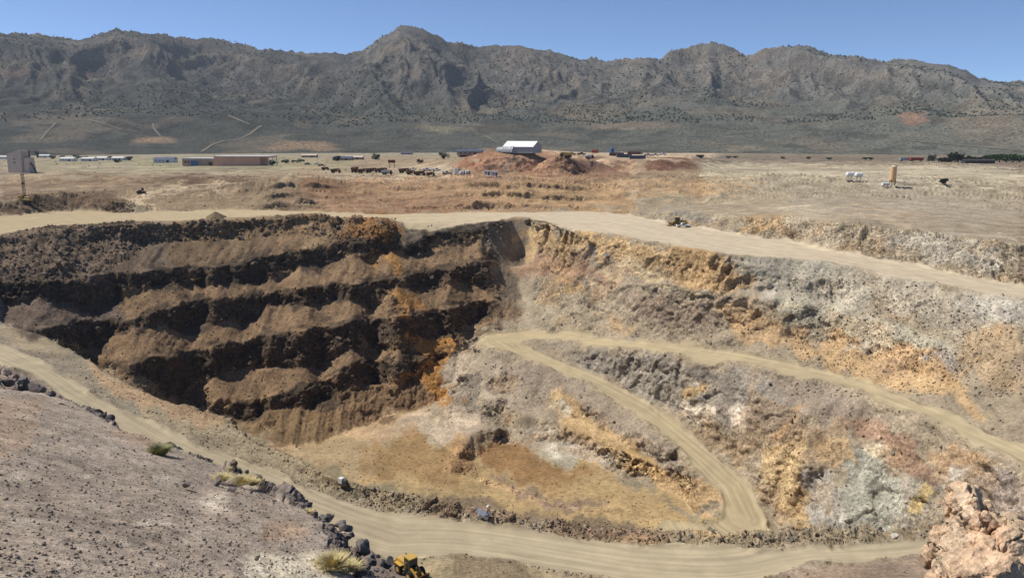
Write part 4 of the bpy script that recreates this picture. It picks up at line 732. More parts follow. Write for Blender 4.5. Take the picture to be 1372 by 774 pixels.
# ------------------------------------------------------------------ builders for things
def tag(o, label, cat, group=None):
    o['label'] = label; o['category'] = cat
    if group: o['group'] = group
    return o
def thing(name, label, cat, loc, rz=0, group=None, sc=1):
    o = bpy.data.objects.new(name, None); COL.objects.link(o); o.location = loc; o.rotation_euler = (0, 0, rz); o.scale = (sc,) * 3; return tag(o, label, cat, group)
class B:
    def __init__(s): s.bm = bmesh.new()
    def box(s, c, d, rot=(0, 0, 0), taper=1, bev=0):
        m = Matrix.Translation(c) @ Matrix.Rotation(rot[2], 4, 'Z') @ Matrix.Rotation(rot[1], 4, 'Y') @ Matrix.Rotation(rot[0], 4, 'X')
        vs = [s.bm.verts.new(m @ Vector((x_ * d[0] / 2 * (taper if z_ > 0 else 1), y_ * d[1] / 2 * (taper if z_ > 0 else 1), z_ * d[2] / 2))) for x_ in (-1, 1) for y_ in (-1, 1) for z_ in (-1, 1)]
        fs = [s.bm.faces.new([vs[i] for i in f]) for f in ((0, 1, 3, 2), (4, 6, 7, 5), (0, 4, 5, 1), (2, 3, 7, 6), (0, 2, 6, 4), (1, 5, 7, 3))]
        if bev: bmesh.ops.bevel(s.bm, geom=list({e_ for f in fs for e_ in f.edges}), offset=bev, segments=1, affect='EDGES')
        return s
    def prism(s, prof, y0, y1):      # outline in x, z extruded along y
        a = [s.bm.verts.new((p[0], y0, p[1])) for p in prof]; b = [s.bm.verts.new((p[0], y1, p[1])) for p in prof]; n = len(prof)
        s.bm.faces.new(a); s.bm.faces.new(b[::-1])
        for i in range(n): s.bm.faces.new((a[i - 1], a[i], b[i], b[i - 1])[::-1])
        return s
    def cyl(s, c, r_, h, axis='z', seg=14, r2=None, rot=None):
        m = Matrix.Translation(c) @ (rot if rot else {'z': Matrix(), 'y': Matrix.Rotation(math.pi / 2, 4, 'X'), 'x': Matrix.Rotation(math.pi / 2, 4, 'Y')}[axis].to_4x4())
        bmesh.ops.create_cone(s.bm, cap_ends=True, segments=seg, radius1=r_, radius2=r_ if r2 is None else r2, depth=h, matrix=m); return s
    def bar(s, a, b, t):
        a, b = Vector(a), Vector(b); d = b - a; q = d.to_track_quat('Z', 'Y').to_matrix().to_4x4()
        return s.cyl((a + b) / 2, t, d.length, seg=6, rot=q)
    def out(s, name, m, parent=None):
        bmesh.ops.recalc_face_normals(s.bm, faces=s.bm.faces); me = bpy.data.meshes.new(name); s.bm.to_mesh(me); s.bm.free(); me.materials.append(M[m]); o = bpy.data.objects.new(name, me); COL.objects.link(o)
        if parent: o.parent = parent
        return o
def wheel(t, c, r_, w_, rim_='yellow'):
    ty = B().cyl(c, r_, w_, 'y', 20).out('wheel', 'rubber', t); B().cyl(c, r_ * .52, w_ + .06, 'y', 12).out('rim', rim_, ty)
def loader(loc, rz, label, group=None, sc=1, paintm='yellow'):
    t = thing('wheel_loader', label, 'loader', loc, rz, group, sc)
    for sx in (-1.6, 1.5):
        for sy in (-1.15, 1.15): wheel(t, (sx, sy, .8), .8, .6, paintm)
    B().prism([(-3.2, 1.0), (-.3, 1.0), (-.3, 2.3), (-2.6, 2.15), (-3.2, 1.9)], -.75, .75).out('engine_hood', paintm, t)
    B().box((-3.3, 0, 1.15), (.5, 2.3, .9), bev=.1).out('counterweight', paintm, t)
    B().box((1.2, 0, 1.05), (1.9, 1.0, .8)).out('front_frame', paintm, t); B().box((-.2, 0, .95), (1.2, .8, .5)).out('hinge', 'dark', t)
    c = B().prism([(-.5, 1.5), (.95, 1.5), (1.1, 2.3), (.85, 3.2), (-.5, 3.2)], -.72, .72).out('cab', 'glass', t)
    B().box((.2, 0, 3.28), (1.75, 1.6, .16)).out('roof', paintm, c)
    for sx, sy in ((-.5, -.72), (-.5, .72), (.95, -.72), (.95, .72)): B().box((sx, sy, 2.35), (.1, .1, 1.7)).out('pillar', 'dark', c)
    for sy in (-.6, .6): B().prism([(.9, 1.7), (1.2, 2.0), (3.1, .9), (3.1, .55), (2.8, .6)], sy - .12, sy + .12).out('lift_arm', paintm, t)
    B().prism([(2.9, .1), (4.2, .08), (4.2, .16), (3.3, .3), (3.15, .8), (3.5, 1.35), (3.4, 1.4), (2.9, .95)], -1.4, 1.4).out('bucket', 'rust', t)
    B().cyl((-1.6, .35, 2.6), .09, .9).out('exhaust_stack', 'dark', t)
    for sy in (-1.15, 1.15): B().box((-1.6, sy, 1.72), (1.8, .65, .1)).out('fender', paintm, t)
    return t
def truck(loc, rz, label, group, sc=1, body='rust'):
    t = thing('dump_truck', label, 'truck', loc, rz, group, sc)
    for sx in (-2.6, -1.2, 2.7):
        for sy in (-1.1, 1.1): wheel(t, (sx, sy, .75), .75, .55, 'rust')
    B().box((0, 0, 1.15), (7.4, 1.0, .5)).out('chassis', 'dark', t)
    B().prism([(-4.1, 2.3), (-3.6, 1.5), (1.3, 1.5), (1.6, 3.0), (2.9, 3.25), (2.9, 3.4), (1.4, 3.35), (-4.2, 2.9)], -1.45, 1.45).out('dump_body', body, t)
    c = B().prism([(1.75, 1.4), (3.3, 1.4), (3.3, 2.2), (3.0, 2.95), (1.75, 2.95)], -1.0, 1.0).out('cab', 'brown', t)
    B().box((3.13, 0, 2.6), (.06, 1.7, .5), (0, -.35, 0)).out('windscreen', 'glass', c); B().box((3.6, 0, 1.35), (.7, 2.1, .9)).out('bonnet', body, t)
    return t
def car(loc, rz, label, group=None, m='white', sc=1, name='pickup_truck', cat='pickup'):
    t = thing(name, label, cat, loc, rz, group, sc)
    for sx in (-1.6, 1.65):
        for sy in (-.8, .8): wheel(t, (sx, sy, .38), .38, .25, 'steel')
    B().prism([(-2.65, .5), (2.6, .5), (2.65, 1.0), (1.1, 1.12), (-2.65, 1.1)], -.92, .92).out('body', m, t)
    c = B().prism([(-.75, 1.1), (1.15, 1.12), (.55, 1.78), (-.65, 1.8)], -.8, .8).out('cabin', m, t)
    B().prism([(-.6, 1.18), (.95, 1.18), (.48, 1.68), (-.55, 1.7)], -.815, .815).out('side_window', 'glass', c); B().box((.88, 0, 1.46), (.05, 1.4, .62), (0, -.72, 0)).out('windscreen', 'glass', c)
    B().box((-1.7, 0, 1.13), (1.7, 1.5, .08)).out('bed', 'dark', t); B().box((2.66, 0, .6), (.12, 1.8, .25)).out('bumper', 'dark', t)
    return t
def container(loc, rz, label, m, L=6.1, group=None, H=2.6, name='shipping_container', cat='container'):
    t = thing(name, label, cat, loc, rz, group); b = B().box((0, 0, H / 2 + .1), (L, 2.4, H)); b.out('body', m, t)
    r_ = B()
    for i in range(int(L / .6)): r_.box((-L / 2 + .4 + i * .6, 0, H / 2 + .1), (.25, 2.5, H - .3))
    r_.out('corrugation', m, t); B().box((L / 2 + .04, 0, H / 2 + .1), (.08, 2.2, H - .25)).out('door', m, t); B().box((0, 0, .06), (L - .4, 2.2, .12)).out('skid', 'dark', t)
    return t
def gz(p): return Vector((p[0], p[1], zg(p[0], p[1])))

# ------------------------------------------------------------------ machines in and round the pit
p = Vector(P(550, 776, zN(530) + .1)); loader((p.x, p.y, zg(p.x, p.y)), math.atan2(-.75, .66), 'yellow wheel loader working beside the access road below the hillside lip', sc=.9)
p = hit(908, 302.5); loader(p, math.radians(186), 'yellow wheel loader parked on the bench road beside a white pickup', sc=1.05)
p = hit(915, 304.5); car(p, math.radians(4), 'white pickup parked against the loader on the bench road')
p = hit(190, 259); t = thing('bulldozer', 'small dark bulldozer at the top of the spur off the bench road', 'bulldozer', p, math.radians(200), None, 1.05)
for sy in (-.9, .9): B().prism([(-1.9, .25), (-1.5, 0), (1.5, 0), (1.9, .25), (1.9, .6), (1.5, .9), (-1.5, .9), (-1.9, .6)], sy - .28, sy + .28).out('track', 'dark', t)
B().box((.9, 0, 1.2), (1.9, 1.0, .9)).out('engine_hood', 'brown', t); c = B().box((-.6, 0, 1.9), (1.2, 1.2, 1.5)).out('cab', 'glass', t); B().box((-.6, 0, 2.7), (1.5, 1.4, .12)).out('roof', 'brown', c)
B().prism([(2.3, .1), (2.5, .05), (2.35, .6), (2.5, 1.2), (2.35, 1.2), (2.2, .6)], -1.7, 1.7).out('blade', 'rust', t); B().box((-2.2, 0, .6), (.3, .8, .9)).out('ripper', 'dark', t)
p = hit(34, 272); t = thing('drill_rig', 'yellow drill rig with a tall mast beside the dark heap', 'drill rig', p, math.radians(170))
for sy in (-1.1, 1.1): B().prism([(-2.4, .3), (-2, 0), (2, 0), (2.4, .3), (2.4, .6), (2, .9), (-2, .9), (-2.4, .6)], sy - .3, sy + .3).out('track', 'dark', t)
B().box((-.3, 0, 1.5), (6, 2.4, .9), bev=.08).out('deck', 'yellow', t); B().box((-1.9, 0, 2.4), (2.6, 2.0, 1.1), bev=.08).out('compressor', 'yellow', t); c = B().box((1.7, .5, 2.7), (1.3, 1.2, 1.6)).out('cab', 'yellow', t); B().box((2.36, .5, 2.9), (.05, 1.0, .9)).out('window', 'glass', c)
ms = B()
for sx in (.1, .9):
    for sy in (-1.0, -.2): ms.box((sx, sy, 7.4), (.16, .16, 11.5))
for i in range(11):
    z_ = 2 + i * 1.04; ms.bar((.1, -1.0, z_), (.9, -1.0, z_ + 1.04), .05).bar((.1, -.2, z_ + 1.04), (.9, -.2, z_), .05).bar((.1, -1.0, z_), (.1, -.2, z_ + 1.04), .05).bar((.9, -.2, z_), (.9, -1.0, z_ + 1.04), .05)
ms.out('mast', 'timber', t); B().box((.5, -.6, 9), (.6, .6, 1.0)).out('drill_head', 'dark', t); B().cyl((.5, -.6, 5), .12, 8).out('drill_rod', 'rust', t); B().box((.5, -.6, 13.2), (1.1, 1.1, .25)).out('crown_block', 'dark', t)
# solar light tower and a pump by the access road
p = hit(648, 698); t = thing('light_tower', 'pale blue grey light tower trailer parked at the foot of the berm', 'light tower', p, math.radians(-20))
B().box((0, 0, .75), (1.9, 1.1, .7), bev=.05).out('cabinet', 'steel', t); B().box((-.5, 0, 1.45), (1.5, 1.6, .07), (0, .5, 0)).out('solar_panel', 'steel', t); B().box((.7, 0, 1.3), (.9, 1.5, .07), (0, -.45, 0)).out('solar_panel', 'slate', t); B().bar((.75, 0, 1), (.75, 0, 2.6), .05).out('mast', 'dark', t)
for sy in (-.65, .65): wheel(t, (0, sy, .32), .32, .2, 'steel')
B().bar((.9, 0, .5), (2.0, 0, .35), .05).out('drawbar', 'dark', t); B().box((.75, 0, 2.65), (.25, .9, .25)).out('lamp', 'white', t)
p = hit(460, 652); t = thing('water_pump', 'white and black pump set standing on the road shoulder', 'pump', p, math.radians(-30))
B().box((-.4, 0, .7), (.9, .8, 1.0), bev=.05).out('tank', 'white', t); B().box((.5, 0, .55), (.9, .7, .7), bev=.05).out('engine', 'dark', t); B().box((0, 0, .12), (2.1, .9, .14)).out('skid', 'dark', t); B().cyl((.75, 0, 1.1), .07, .6).out('exhaust_pipe', 'dark', t)
tag(bpy.data.objects.new('boulder', rockmesh('boulder', 91, 2, 'b_white')), 'lone whitish boulder on the inner edge of the access road', 'boulder')
wb = [o for o in bpy.data.objects if o.get('label', '').startswith('lone whitish')][0]; COL.objects.link(wb); p = hit(1197, 722); wb.location = p + Vector((0, 0, .45)); wb.scale = (.85, .7, .62)
# ------------------------------------------------------------------ plain: truck row, cars
G = 'dump trucks parked along the edge of the plain'
for u, v, a, s_ in ((436,228,5,.75),(450,232,12,.95),(476,231,85,1.25),(487,232,8,1.0),(499,231,14,1.0),(513,231,6,1.0),(542,232,10,1.0),(551,234,4,.85),(563,235,12,.9),(577,236,8,.7)):
    truck(hit(u, v), math.radians(a), 'rust brown dump truck parked in the row at the edge of the plain', G, s_)
t = truck(hit(519, 234), math.radians(6), 'pale grey dump truck at the end of the long rusty row', None, .95, 'steel')
for u, v, m, lb in ((553,228,'white','white pickup parked behind the rusty trucks'),(572,229,'white','white pickup parked behind the rusty trucks'),(585,229,'white','white pickup parked behind the rusty trucks'),(598,233,'white','white pickup at the end of the truck row'),(425,221,'white','white pickup parked by the salmon warehouse yard'),(412,221,'slate','blue pickup parked by the salmon warehouse yard'),(431,223,'dark','dark pickup parked by the salmon warehouse yard')):
    car(hit(u, v), math.radians(random.uniform(-20, 20)), lb, 'pickups parked behind the rusty trucks' if 'behind' in lb else None, m, 1.15)
for u, v, lb in ((619,234,'white water tote beside the tall white box'),(626,234,'white water tote with its dark frame at the foot of the dump'),):
    t = thing('water_tote', lb, 'tank', hit(u, v), .2); B().box((0, 0, 1.3), (2.6, 2.2, 1.9), bev=.25).out('tank', 'white', t); B().box((1.5, 0, 1.1), (.5, 2.2, 2.1)).out('frame', 'dark', t); B().box((0, 0, .15), (3, 2.3, .3)).out('pallet', 'dark', t)
container(hit(611, 234), .2, 'tall white equipment box at the foot of the dump', 'white', 2.4, H=3.6, name='equipment_box', cat='box')
for u, lb in ((653, 'white site cabin at the foot of the striped dump, with a dark door'), (663, 'white site cabin at the foot of the striped dump, beside another cabin')):
    t = thing('site_cabin', lb, 'cabin', hit(u, 236), .05); B().box((0, 0, 1.35), (4.0, 2.6, 2.5), bev=.06).out('wall', 'white', t); B().box((0, 0, 2.68), (4.2, 2.8, .16)).out('roof', 'roof', t); d_ = B().box((.8, -1.33, 1.1), (.9, .06, 2)).out('door', 'dark', t); B().box((-.9, -1.33, 1.6), (1, .06, .8)).out('window', 'glass', t)
t = thing('loading_hopper', 'dark steel hopper on legs behind the truck row', 'hopper', hit(525, 225), .1); B().box((0, 0, 5.2), (5.4, 3, 2.4), taper=1.1).out('bin', 'rust', t)
for sx in (-2, 2):
    for sy in (-1.1, 1.1): B().box((sx, sy, 2), (.3, .3, 4)).out('leg', 'rust', t)
# ------------------------------------------------------------------ buildings
p = hit(330, 222); t = thing('warehouse', 'long salmon warehouse with a pale roof and an open bay at its end', 'warehouse', p, math.radians(-3))
B().box((-4, 0, 4.2), (42, 22, 8.4)).out('wall', 'salmon', t); rf = B().prism([(-25.4, 8.45), (25.5, 8.45), (25.5, 9.0), (-25.4, 9.0)], -12, 12).out('roof', 'roof', t); B().box((0, -12.06, 8.7), (51, .14, .6)).out('gutter', 'white', rf); B().box((21, 0, 8.0), (8.6, 21, .8)).out('bay_beam', 'salmon', t)
for sy in (-10.5, 0, 10.5): B().box((25, sy, 3.8), (.6, .6, 7.6)).out('post', 'white', t)
for i in range(6): B().box((-22 + i * 7.2, -11.06, 4.2), (.25, .12, 8.3)).out('pilaster', 'salmon', t)
p = hit(272, 222); t = thing('workshop', 'low tan workshop with a blue door joined to the salmon warehouse', 'workshop', p, math.radians(-3))
B().box((0, 0, 3.3), (30, 18, 6.6)).out('wall', 'tan', t); B().box((0, 0, 6.9), (30.8, 19, .5)).out('roof', 'roof', t); B().box((0, -9.1, 6.2), (30.4, .3, .5)).out('fascia', 'white', t); B().box((-3.5, -9.06, 2.4), (7, .14, 4.8)).out('door', 'blue', t); B().box((11, -9.06, 1.9), (3, .14, 3.6)).out('doorway', 'dark', t)
for sx in (-12, -9): B().box((sx, -9.06, 3.6), (1.6, .12, 1.4)).out('window', 'glass', t)
p = hit(28, 231); t = thing('crusher_house', 'tall grey crusher house with a sloping top and small slot windows', 'building', p, math.radians(-14))
B().prism([(-6.5, 0), (6, 0), (6, 15.5), (2.5, 15.5), (-6.5, 13)], -4.5, 4.5).out('wall', 'grey', t); B().prism([(-6.8, 13.05), (2.4, 15.6), (6.3, 15.6), (6.3, 15.9), (2.3, 15.9), (-6.8, 13.4)], -4.8, 4.8).out('roof', 'grey', t)
for z_ in (7.2, 9.6): B().box((0, -4.55, z_), (1.7, .12, .7)).out('window', 'dark', t)
B().box((8.5, 0, 5.4), (5, 6.5, 10.8), taper=.8).out('annex', 'grey', t); B().bar((9, 0, 10), (9.6, 0, 16), .45).out('vent_stack', 'dark', t); B().box((2, -2, -.8), (26, 16, 1.2)).out('platform', 'tan', t); B().bar((12, -2, 7), (18, -4, 0), .5).out('conveyor', 'dark', t)
def shed(u, v, L, W, H, m, rm, lb, rz=0, cat='shed', name='long_shed', group=None):
    t = thing(name, lb, cat, hit(u, v), rz, group); B().box((0, 0, H / 2), (L, W, H)).out('wall', m, t); B().prism([(-W / 2 - .4, H + .02), (W / 2 + .4, H + .02), (0, H + W * .16)], -L / 2 - .4, L / 2 + .4).out('roof', rm, t).rotation_euler = (0, 0, math.pi / 2)
    B().box((L * .2, -W / 2 - .05, H * .4), (2.4, .1, H * .75)).out('door', 'dark', t)
    for i in range(3): B().box((-L * .35 + i * L * .17, -W / 2 - .05, H * .6), (1.6, .1, 1)).out('window', 'glass', t)
shed(222, 218, 22, 12, 4, 'white', 'slate', 'low white shed with a blue grey roof beyond the tan workshop', .05)
G = 'white houses among the trees at the edge of the plain'
for u, v, L in ((60,211,20),(92,216,18),(120,216,16),(138,215,14),(160,215,16),(10,213,22)): shed(u, v, L, 10, 3.4, 'white', 'roof', 'low white house among the trees beyond the crusher house', random.uniform(-.1, .1), 'house', 'house', G)
for u, v, m in ((460,215,'slate'),(475,214,'grey'),(545,207,'slate'),(415,211,'grey'),(630,208,'slate')): shed(u, v, 22, 11, 3.2, 'tan', m, 'far low building with a dull roof out on the plain', 0, 'building', 'far_building', 'far low buildings out on the plain')
# tent camp on the dump
p = hit(700, 203.2) - Vector((0, 0, .9)); t = thing('fabric_hangar', 'large white fabric hangar standing on the flat top of the dump', 'tent', p, math.radians(-24))
B().prism([(-8, 0), (8, 0), (8, 4), (0, 7.6), (-8, 4)], -11, 11).out('wall', 'greyfab_shade', t).rotation_euler = (0, 0, math.pi / 2)  # white tent's gable and walls coloured grey, their shade put into the fabric
b = B()
for sg in (-1, 1): b.box((0, sg * 4.15, 6.0), (22.6, 9.1, .12), (-sg * .42, 0, 0))
b.out('roof', 'fabric', t); B().box((-11.1, 0, 2), (.15, 5, 4)).out('door', 'steel', t)
for k, (u, v, s_) in enumerate(((673, 203.5, .62), (682, 204, .8))):
    t = thing('arched_tent', ('small' if k == 0 else 'wider') + ' grey arched tent beside the white hangar on the dump', 'tent', hit(u, v), math.radians(60), None, s_)
    B().prism([(4.2 * math.cos(a), 5.2 * math.sin(a)) for a in np.linspace(0, math.pi, 12)], -5, 5).out('shell', 'greyfab_shade', t); r_ = B()
    for y_ in (-5.05, -2.5, 0, 2.5, 5.05): r_.prism([(4.3 * math.cos(a), 5.3 * math.sin(a)) for a in np.linspace(0, math.pi, 12)], y_ - .15, y_ + .15)
    r_.out('hoops', 'steel', t)
# yard on the plateau
for u, v, m, L, lb in ((797,205,'red',6.1,'red container on the plateau yard behind the dump'),(786,204,'white',6.1,'white container next to the red one on the plateau yard'),(834,205,'white',6.1,'white container beside the blue tank on the plateau yard'),(806,203,'dark',12,'long dark container behind the blue tank on the plateau yard'),(849,207,'brown',12.2,'long brown container at the edge of the plateau yard'),(857,206.5,'brown',12.2,'brown container end on behind the long brown one'),(836,211,'slate',12.2,'slate blue container at the front of the plateau yard'),(854,213,'slate',12.2,'slate blue container at the end of the front row on the yard'),(826,209,'brown',12.2,'dark brown container leading the front row on the yard')):
    container(hit(u, v), random.uniform(-.12, .05), lb, m, L)
t = thing('storage_tank', 'upright blue tank standing among the containers on the plateau yard', 'tank', hit(820, 207)); B().cyl((0, 0, 2.8), 2.1, 5.4, seg=20).out('shell', 'blue', t); B().cyl((0, 0, 5.9), 2.1, .7, r2=.3, seg=20).out('top', 'blue', t); B().box((0, -2.2, 2.7), (.5, .15, 5.4)).out('ladder', 'dark', t); B().cyl((0, 0, .06), 2.4, .12, seg=20).out('base', 'tan', t)
for u, v, m, lb in ((766,208,'slate','slate pickup on the open plateau yard'),(779,208,'dark','dark pickup on the open plateau yard'),(740,200,'brown','brown pickup near the white hangar'),(868,209,'steel','grey truck at the end of the plateau yard'),(878,209,'steel','grey truck at the end of the plateau yard'),(888,208,'white','white truck at the far end of the plateau yard')): car(hit(u, v), random.uniform(-.3, .3), lb, 'grey trucks at the end of the plateau yard' if 'grey truck at' in lb else None, m, 1.3)
truck(hit(758, 212), 2.9, 'ochre dump truck standing on the front of the plateau', None, 1.1, 'yellow'); truck(hit(790, 213), .2, 'white bodied dump truck on the front of the plateau', None, .9, 'white')
# silo and tanks
p = hit(1195, 249); t = thing('silo', 'tall rusty ochre silo standing on the pale pad', 'silo', p)
B().cyl((0, 0, 6.6), 1.5, 6.8, seg=20).out('shell', 'silo', t); B().cyl((0, 0, 2.5), .5, 1.5, r2=1.5, seg=20).out('cone', 'silo', t); B().cyl((0, 0, 10.15), 1.5, .4, r2=.6, seg=20).out('cap', 'white', t)
for a in range(4): B().box((1.25 * math.cos(a * 1.57 + .8), 1.25 * math.sin(a * 1.57 + .8), 1.7), (.22, .22, 3.4)).out('leg', 'rust', t)
B().box((1.6, 0, 5.4), (.15, .5, 10)).out('ladder', 'dark', t)
t = thing('water_tank', 'low white tank lying at the foot of the ochre silo', 'tank', hit(1186, 249.5), .1); B().cyl((0, 0, 1.0), .9, 3.6, 'x', 16).out('shell', 'white', t)
for sx in (-1, 1): B().box((sx, 0, .3), (.3, 1.5, .6)).out('saddle', 'dark', t)
for u, lb in ((1138, 'white oval tank on stilts, the one farther from the silo'), (1150, 'white oval tank on stilts, the one nearer the silo')):
    t = thing('elevated_tank', lb, 'tank', hit(u, 243)); B().cyl((0, 0, 3.5), 1.35, 3.2, 'x', 18).cyl((1.85, 0, 3.5), 1.35, .5, seg=18, r2=.8, rot=Matrix.Rotation(math.pi / 2, 4, 'Y')).cyl((-1.85, 0, 3.5), .8, .5, seg=18, r2=1.35, rot=Matrix.Rotation(math.pi / 2, 4, 'Y')).out('shell', 'white', t)
    for sx in (-1, 1):
        for sy in (-.7, .7): B().box((sx, sy, 1.3), (.2, .2, 2.6)).out('leg', 'steel', t)
    B().box((0, 0, .1), (3.4, 2.2, .3)).out('base', 'b_grey', t); B().cyl((0, 0, 4.95), .35, .3).out('hatch', 'steel', t)
for u, m, lb in ((1228, 'red', 'long red trailer far out on the plain by the tree row'), (1214, 'steel', 'grey trailer parked behind the long red one')):
    t = thing('semi_trailer', lb, 'trailer', hit(u, 216), 0); B().box((0, 0, 2.7), (15, 2.6, 3.0)).out('box', m, t); B().box((0, 0, 1.1), (14.5, 1, .3)).out('chassis', 'dark', t)
    for sx in (-6, -4.8, 5):
        for sy in (-1, 1): wheel(t, (sx, sy, .5), .5, .35, 'steel')
shed(1310, 219, 30, 8, 3, 'dark', 'dark', 'long low dark shed in front of the tree row', 0)
# stockpiles
def pile(u, v, r_, h, m, lb):
    p = hit(u, v); bm = bmesh.new(); n = 40; rings = 12; vs = []
    for j in range(rings + 1):
        f = j / rings
        for i in range(n):
            a = i * 6.2832 / n; rr = r_ * (1 - f) * (1 + .07 * math.sin(3 * a + u) + .05 * math.sin(7 * a)); zz = h * f ** 1.05 - .5 * (j == 0) + .06 * random.uniform(-1, 1)
            vs.append(bm.verts.new((rr * math.cos(a), rr * math.sin(a), min(zz, h * .94))))
    for j in range(rings):
        for i in range(n): bm.faces.new((vs[j * n + i], vs[j * n + (i + 1) % n], vs[(j + 1) * n + (i + 1) % n], vs[(j + 1) * n + i]))
    me = bpy.data.meshes.new('gravel_pile'); bm.to_mesh(me); bm.free(); me.materials.append(M[m]); o = bpy.data.objects.new('gravel_pile', me); COL.objects.link(o); o.location = p; tag(o, lb, 'gravel pile')
M['b_olive'] = boulderm('olive_gravel', tuple(lin((138, 122, 88), K)), tuple(lin((120, 106, 78), K)))
pile(289, 291, 4.6, 2.6, 'b_olive', 'olive brown cone of gravel on the bench road'); pile(372, 291, 3.2, 1.3, 'b_olive', 'low olive gravel mound beyond the rim, beside the cut bank')
# ------------------------------------------------------------------ rock outcrop on the right
bm = bmesh.new()
pc = np.array(PR(1312, 712, 46))
for (u, v, R), (sx, sy, sz) in (((1292, 690, 46), (.8, 1.4, 1.9)), ((1272, 740, 44.5), (.9, 1.6, 1.6)), ((1312, 726, 46), (1.4, 2.2, 2.8)), ((1297, 668, 47), (.5, 1.0, .9)), ((1352, 756, 44.5), (1.9, 2.6, 2.0)), ((1330, 805, 43.5), (3.0, 3.4, 3.0)), ((1400, 800, 45), (3.4, 3, 3.4)), ((1336, 712, 47), (.9, 1.6, 1.3))):
    for k_ in range(5):
        q = Vector(PR(u, v, R)) + Vector((random.uniform(-.6, .6) * sx, random.uniform(-.6, .6) * sy, random.uniform(-.6, .5) * sz)) * (k_ > 0); f_ = 1 if k_ == 0 else random.uniform(.45, .7)
        g = bmesh.ops.create_icosphere(bm, subdivisions=4, radius=1)['verts']; rr = random.Random(u * 7 + k_)
        pl = [(Vector((rr.gauss(0, 1), rr.gauss(0, 1), rr.gauss(0, .6))).normalized(), rr.uniform(.42, .8)) for _ in range(12)]; mx = Matrix.Rotation(.25 * math.sin(u), 4, 'Y')
        for vt in g:
            for n_, d_ in pl:
                k = vt.co.dot(n_) - d_
                if k > 0: vt.co -= n_ * k
            vt.co = mx @ Vector((vt.co.x * sx * f_ * 1.12, vt.co.y * sy * f_ * 1.12, vt.co.z * sz * f_ * 1.12)) + q
me = bpy.data.meshes.new('rock_outcrop'); bm.to_mesh(me); bm.free(); oc = bpy.data.objects.new('rock_outcrop', me); COL.objects.link(oc)
md = oc.modifiers.new('r', 'REMESH'); md.mode = 'VOXEL'; md.voxel_size = .06
me2 = bpy.data.meshes.new_from_object(oc.evaluated_get(bpy.context.evaluated_depsgraph_get())); oc.modifiers.clear(); oc.data = me2
n = len(me2.vertices); c_ = np.empty(n * 3, np.float32); me2.vertices.foreach_get('co', c_); c_ = c_.reshape(-1, 3); nn = np.empty(n * 3, np.float32); me2.vertices.foreach_get('normal', nn); nn = nn.reshape(-1, 3)
a, b, c = c_.T.astype(float); wq = .5 * fbm(a, b, c, 3)
crk = sstep(.9, 1., 1 - np.abs(fbm(a / 1.1 + 7 + wq, b / 1.1, c / 2.4 + a * .4, 3))); dd = .12 * facet(a / 1.1 + wq * .4, b / 1.1, c / 2.0 - a * .3) + .05 * facet(a / .4 + wq * .4, b / .4, c / .6) + .045 * fbm(a / .5, b / .5, c / .5, 4, .55) - .3 * crk
me2.vertices.foreach_set('co', (c_ + nn * dd[:, None]).astype(np.float32).ravel()); me2.update(); me2.materials.clear(); me2.materials.append(M['rock']); me2.polygons.foreach_set('use_smooth', np.ones(len(me2.polygons), bool))
oc_c = lin((222, 188, 154), K) + (lin((208, 184, 154), K) - lin((222, 188, 154), K)) * sstep(-.3, .4, fbm(a / 1.6, b / 1.6, c / 1.6, 4))[:, None]; st_ = sstep(.25, .7, fbm(a / .7 + 9, b / .7, c / 1.2, 4))[:, None] * .5; oc_c = oc_c * (1 - st_) + lin((150, 124, 98), K) * st_
at = me2.attributes.new('Col', 'FLOAT_COLOR', 'POINT'); at.data.foreach_set('color', np.c_[oc_c, np.ones(n)].astype(np.float32).ravel()); at = me2.attributes.new('rough', 'FLOAT', 'POINT'); at.data.foreach_set('value', np.full(n, .25, np.float32))
tag(oc, 'craggy pink and buff rock outcrop standing above the access road', 'rock outcrop')
# ------------------------------------------------------------------ plants
def tuft(loc, r_, h, n, m, lb, group=None, name='grass_tuft', cat='grass tuft'):
    vs, fs = [], []
    for i in range(n):
        a = random.uniform(0, 6.28); rr = r_ * math.sqrt(random.random()); bx, by = rr * .6 * math.cos(a), rr * .6 * math.sin(a); ln = h * random.uniform(.6, 1.15); ou = rr * random.uniform(.6, 1.5)
        w_ = random.uniform(.003, .008) * (1 + r_); px, py = -math.sin(a) * w_, math.cos(a) * w_; k = len(vs)
        vs += [(bx - px, by - py, -.05), (bx + px, by + py, -.05), (bx + ou * .4 * math.cos(a) + px, by + ou * .4 * math.sin(a) + py, ln * .65), (bx + ou * .4 * math.cos(a) - px, by + ou * .4 * math.sin(a) - py, ln * .65), (bx + ou * .9 * math.cos(a + .2), by + ou * .9 * math.sin(a + .2), ln)]
        fs += [(k, k + 1, k + 2, k + 3), (k + 3, k + 2, k + 4)]
    me = bpy.data.meshes.new(name); me.from_pydata(vs, [], fs); me.materials.append(M[m]); o = bpy.data.objects.new(name, me); COL.objects.link(o); o.location = loc; return tag(o, lb, cat, group)
tuft(hit(214, 609), .42, .34, 1100, 'sage', 'olive shrub growing behind the dark rock step of the hillside', name='shrub', cat='shrub')
tuft(hit(446, 760), .34, .24, 1500, 'straw', 'round clump of straw coloured grass beside the pale patch on the hillside')
tuft(hit(468, 762), .3, .1, 500, 'straw', 'flat dry grass spreading from the round straw clump to the rock lip')
for u, v, r_ in ((298,642,.4),(325,646,.55),(340,648,.35),(310,630,.3),(357,646,.3),(412,688,.25),(375,655,.2)): tuft(hit(u, v), r_ * .8, r_ * .35, 450, 'straw', 'dry yellow grass tuft along the dark rock lip of the hillside', 'yellow grass tufts along the hillside lip')
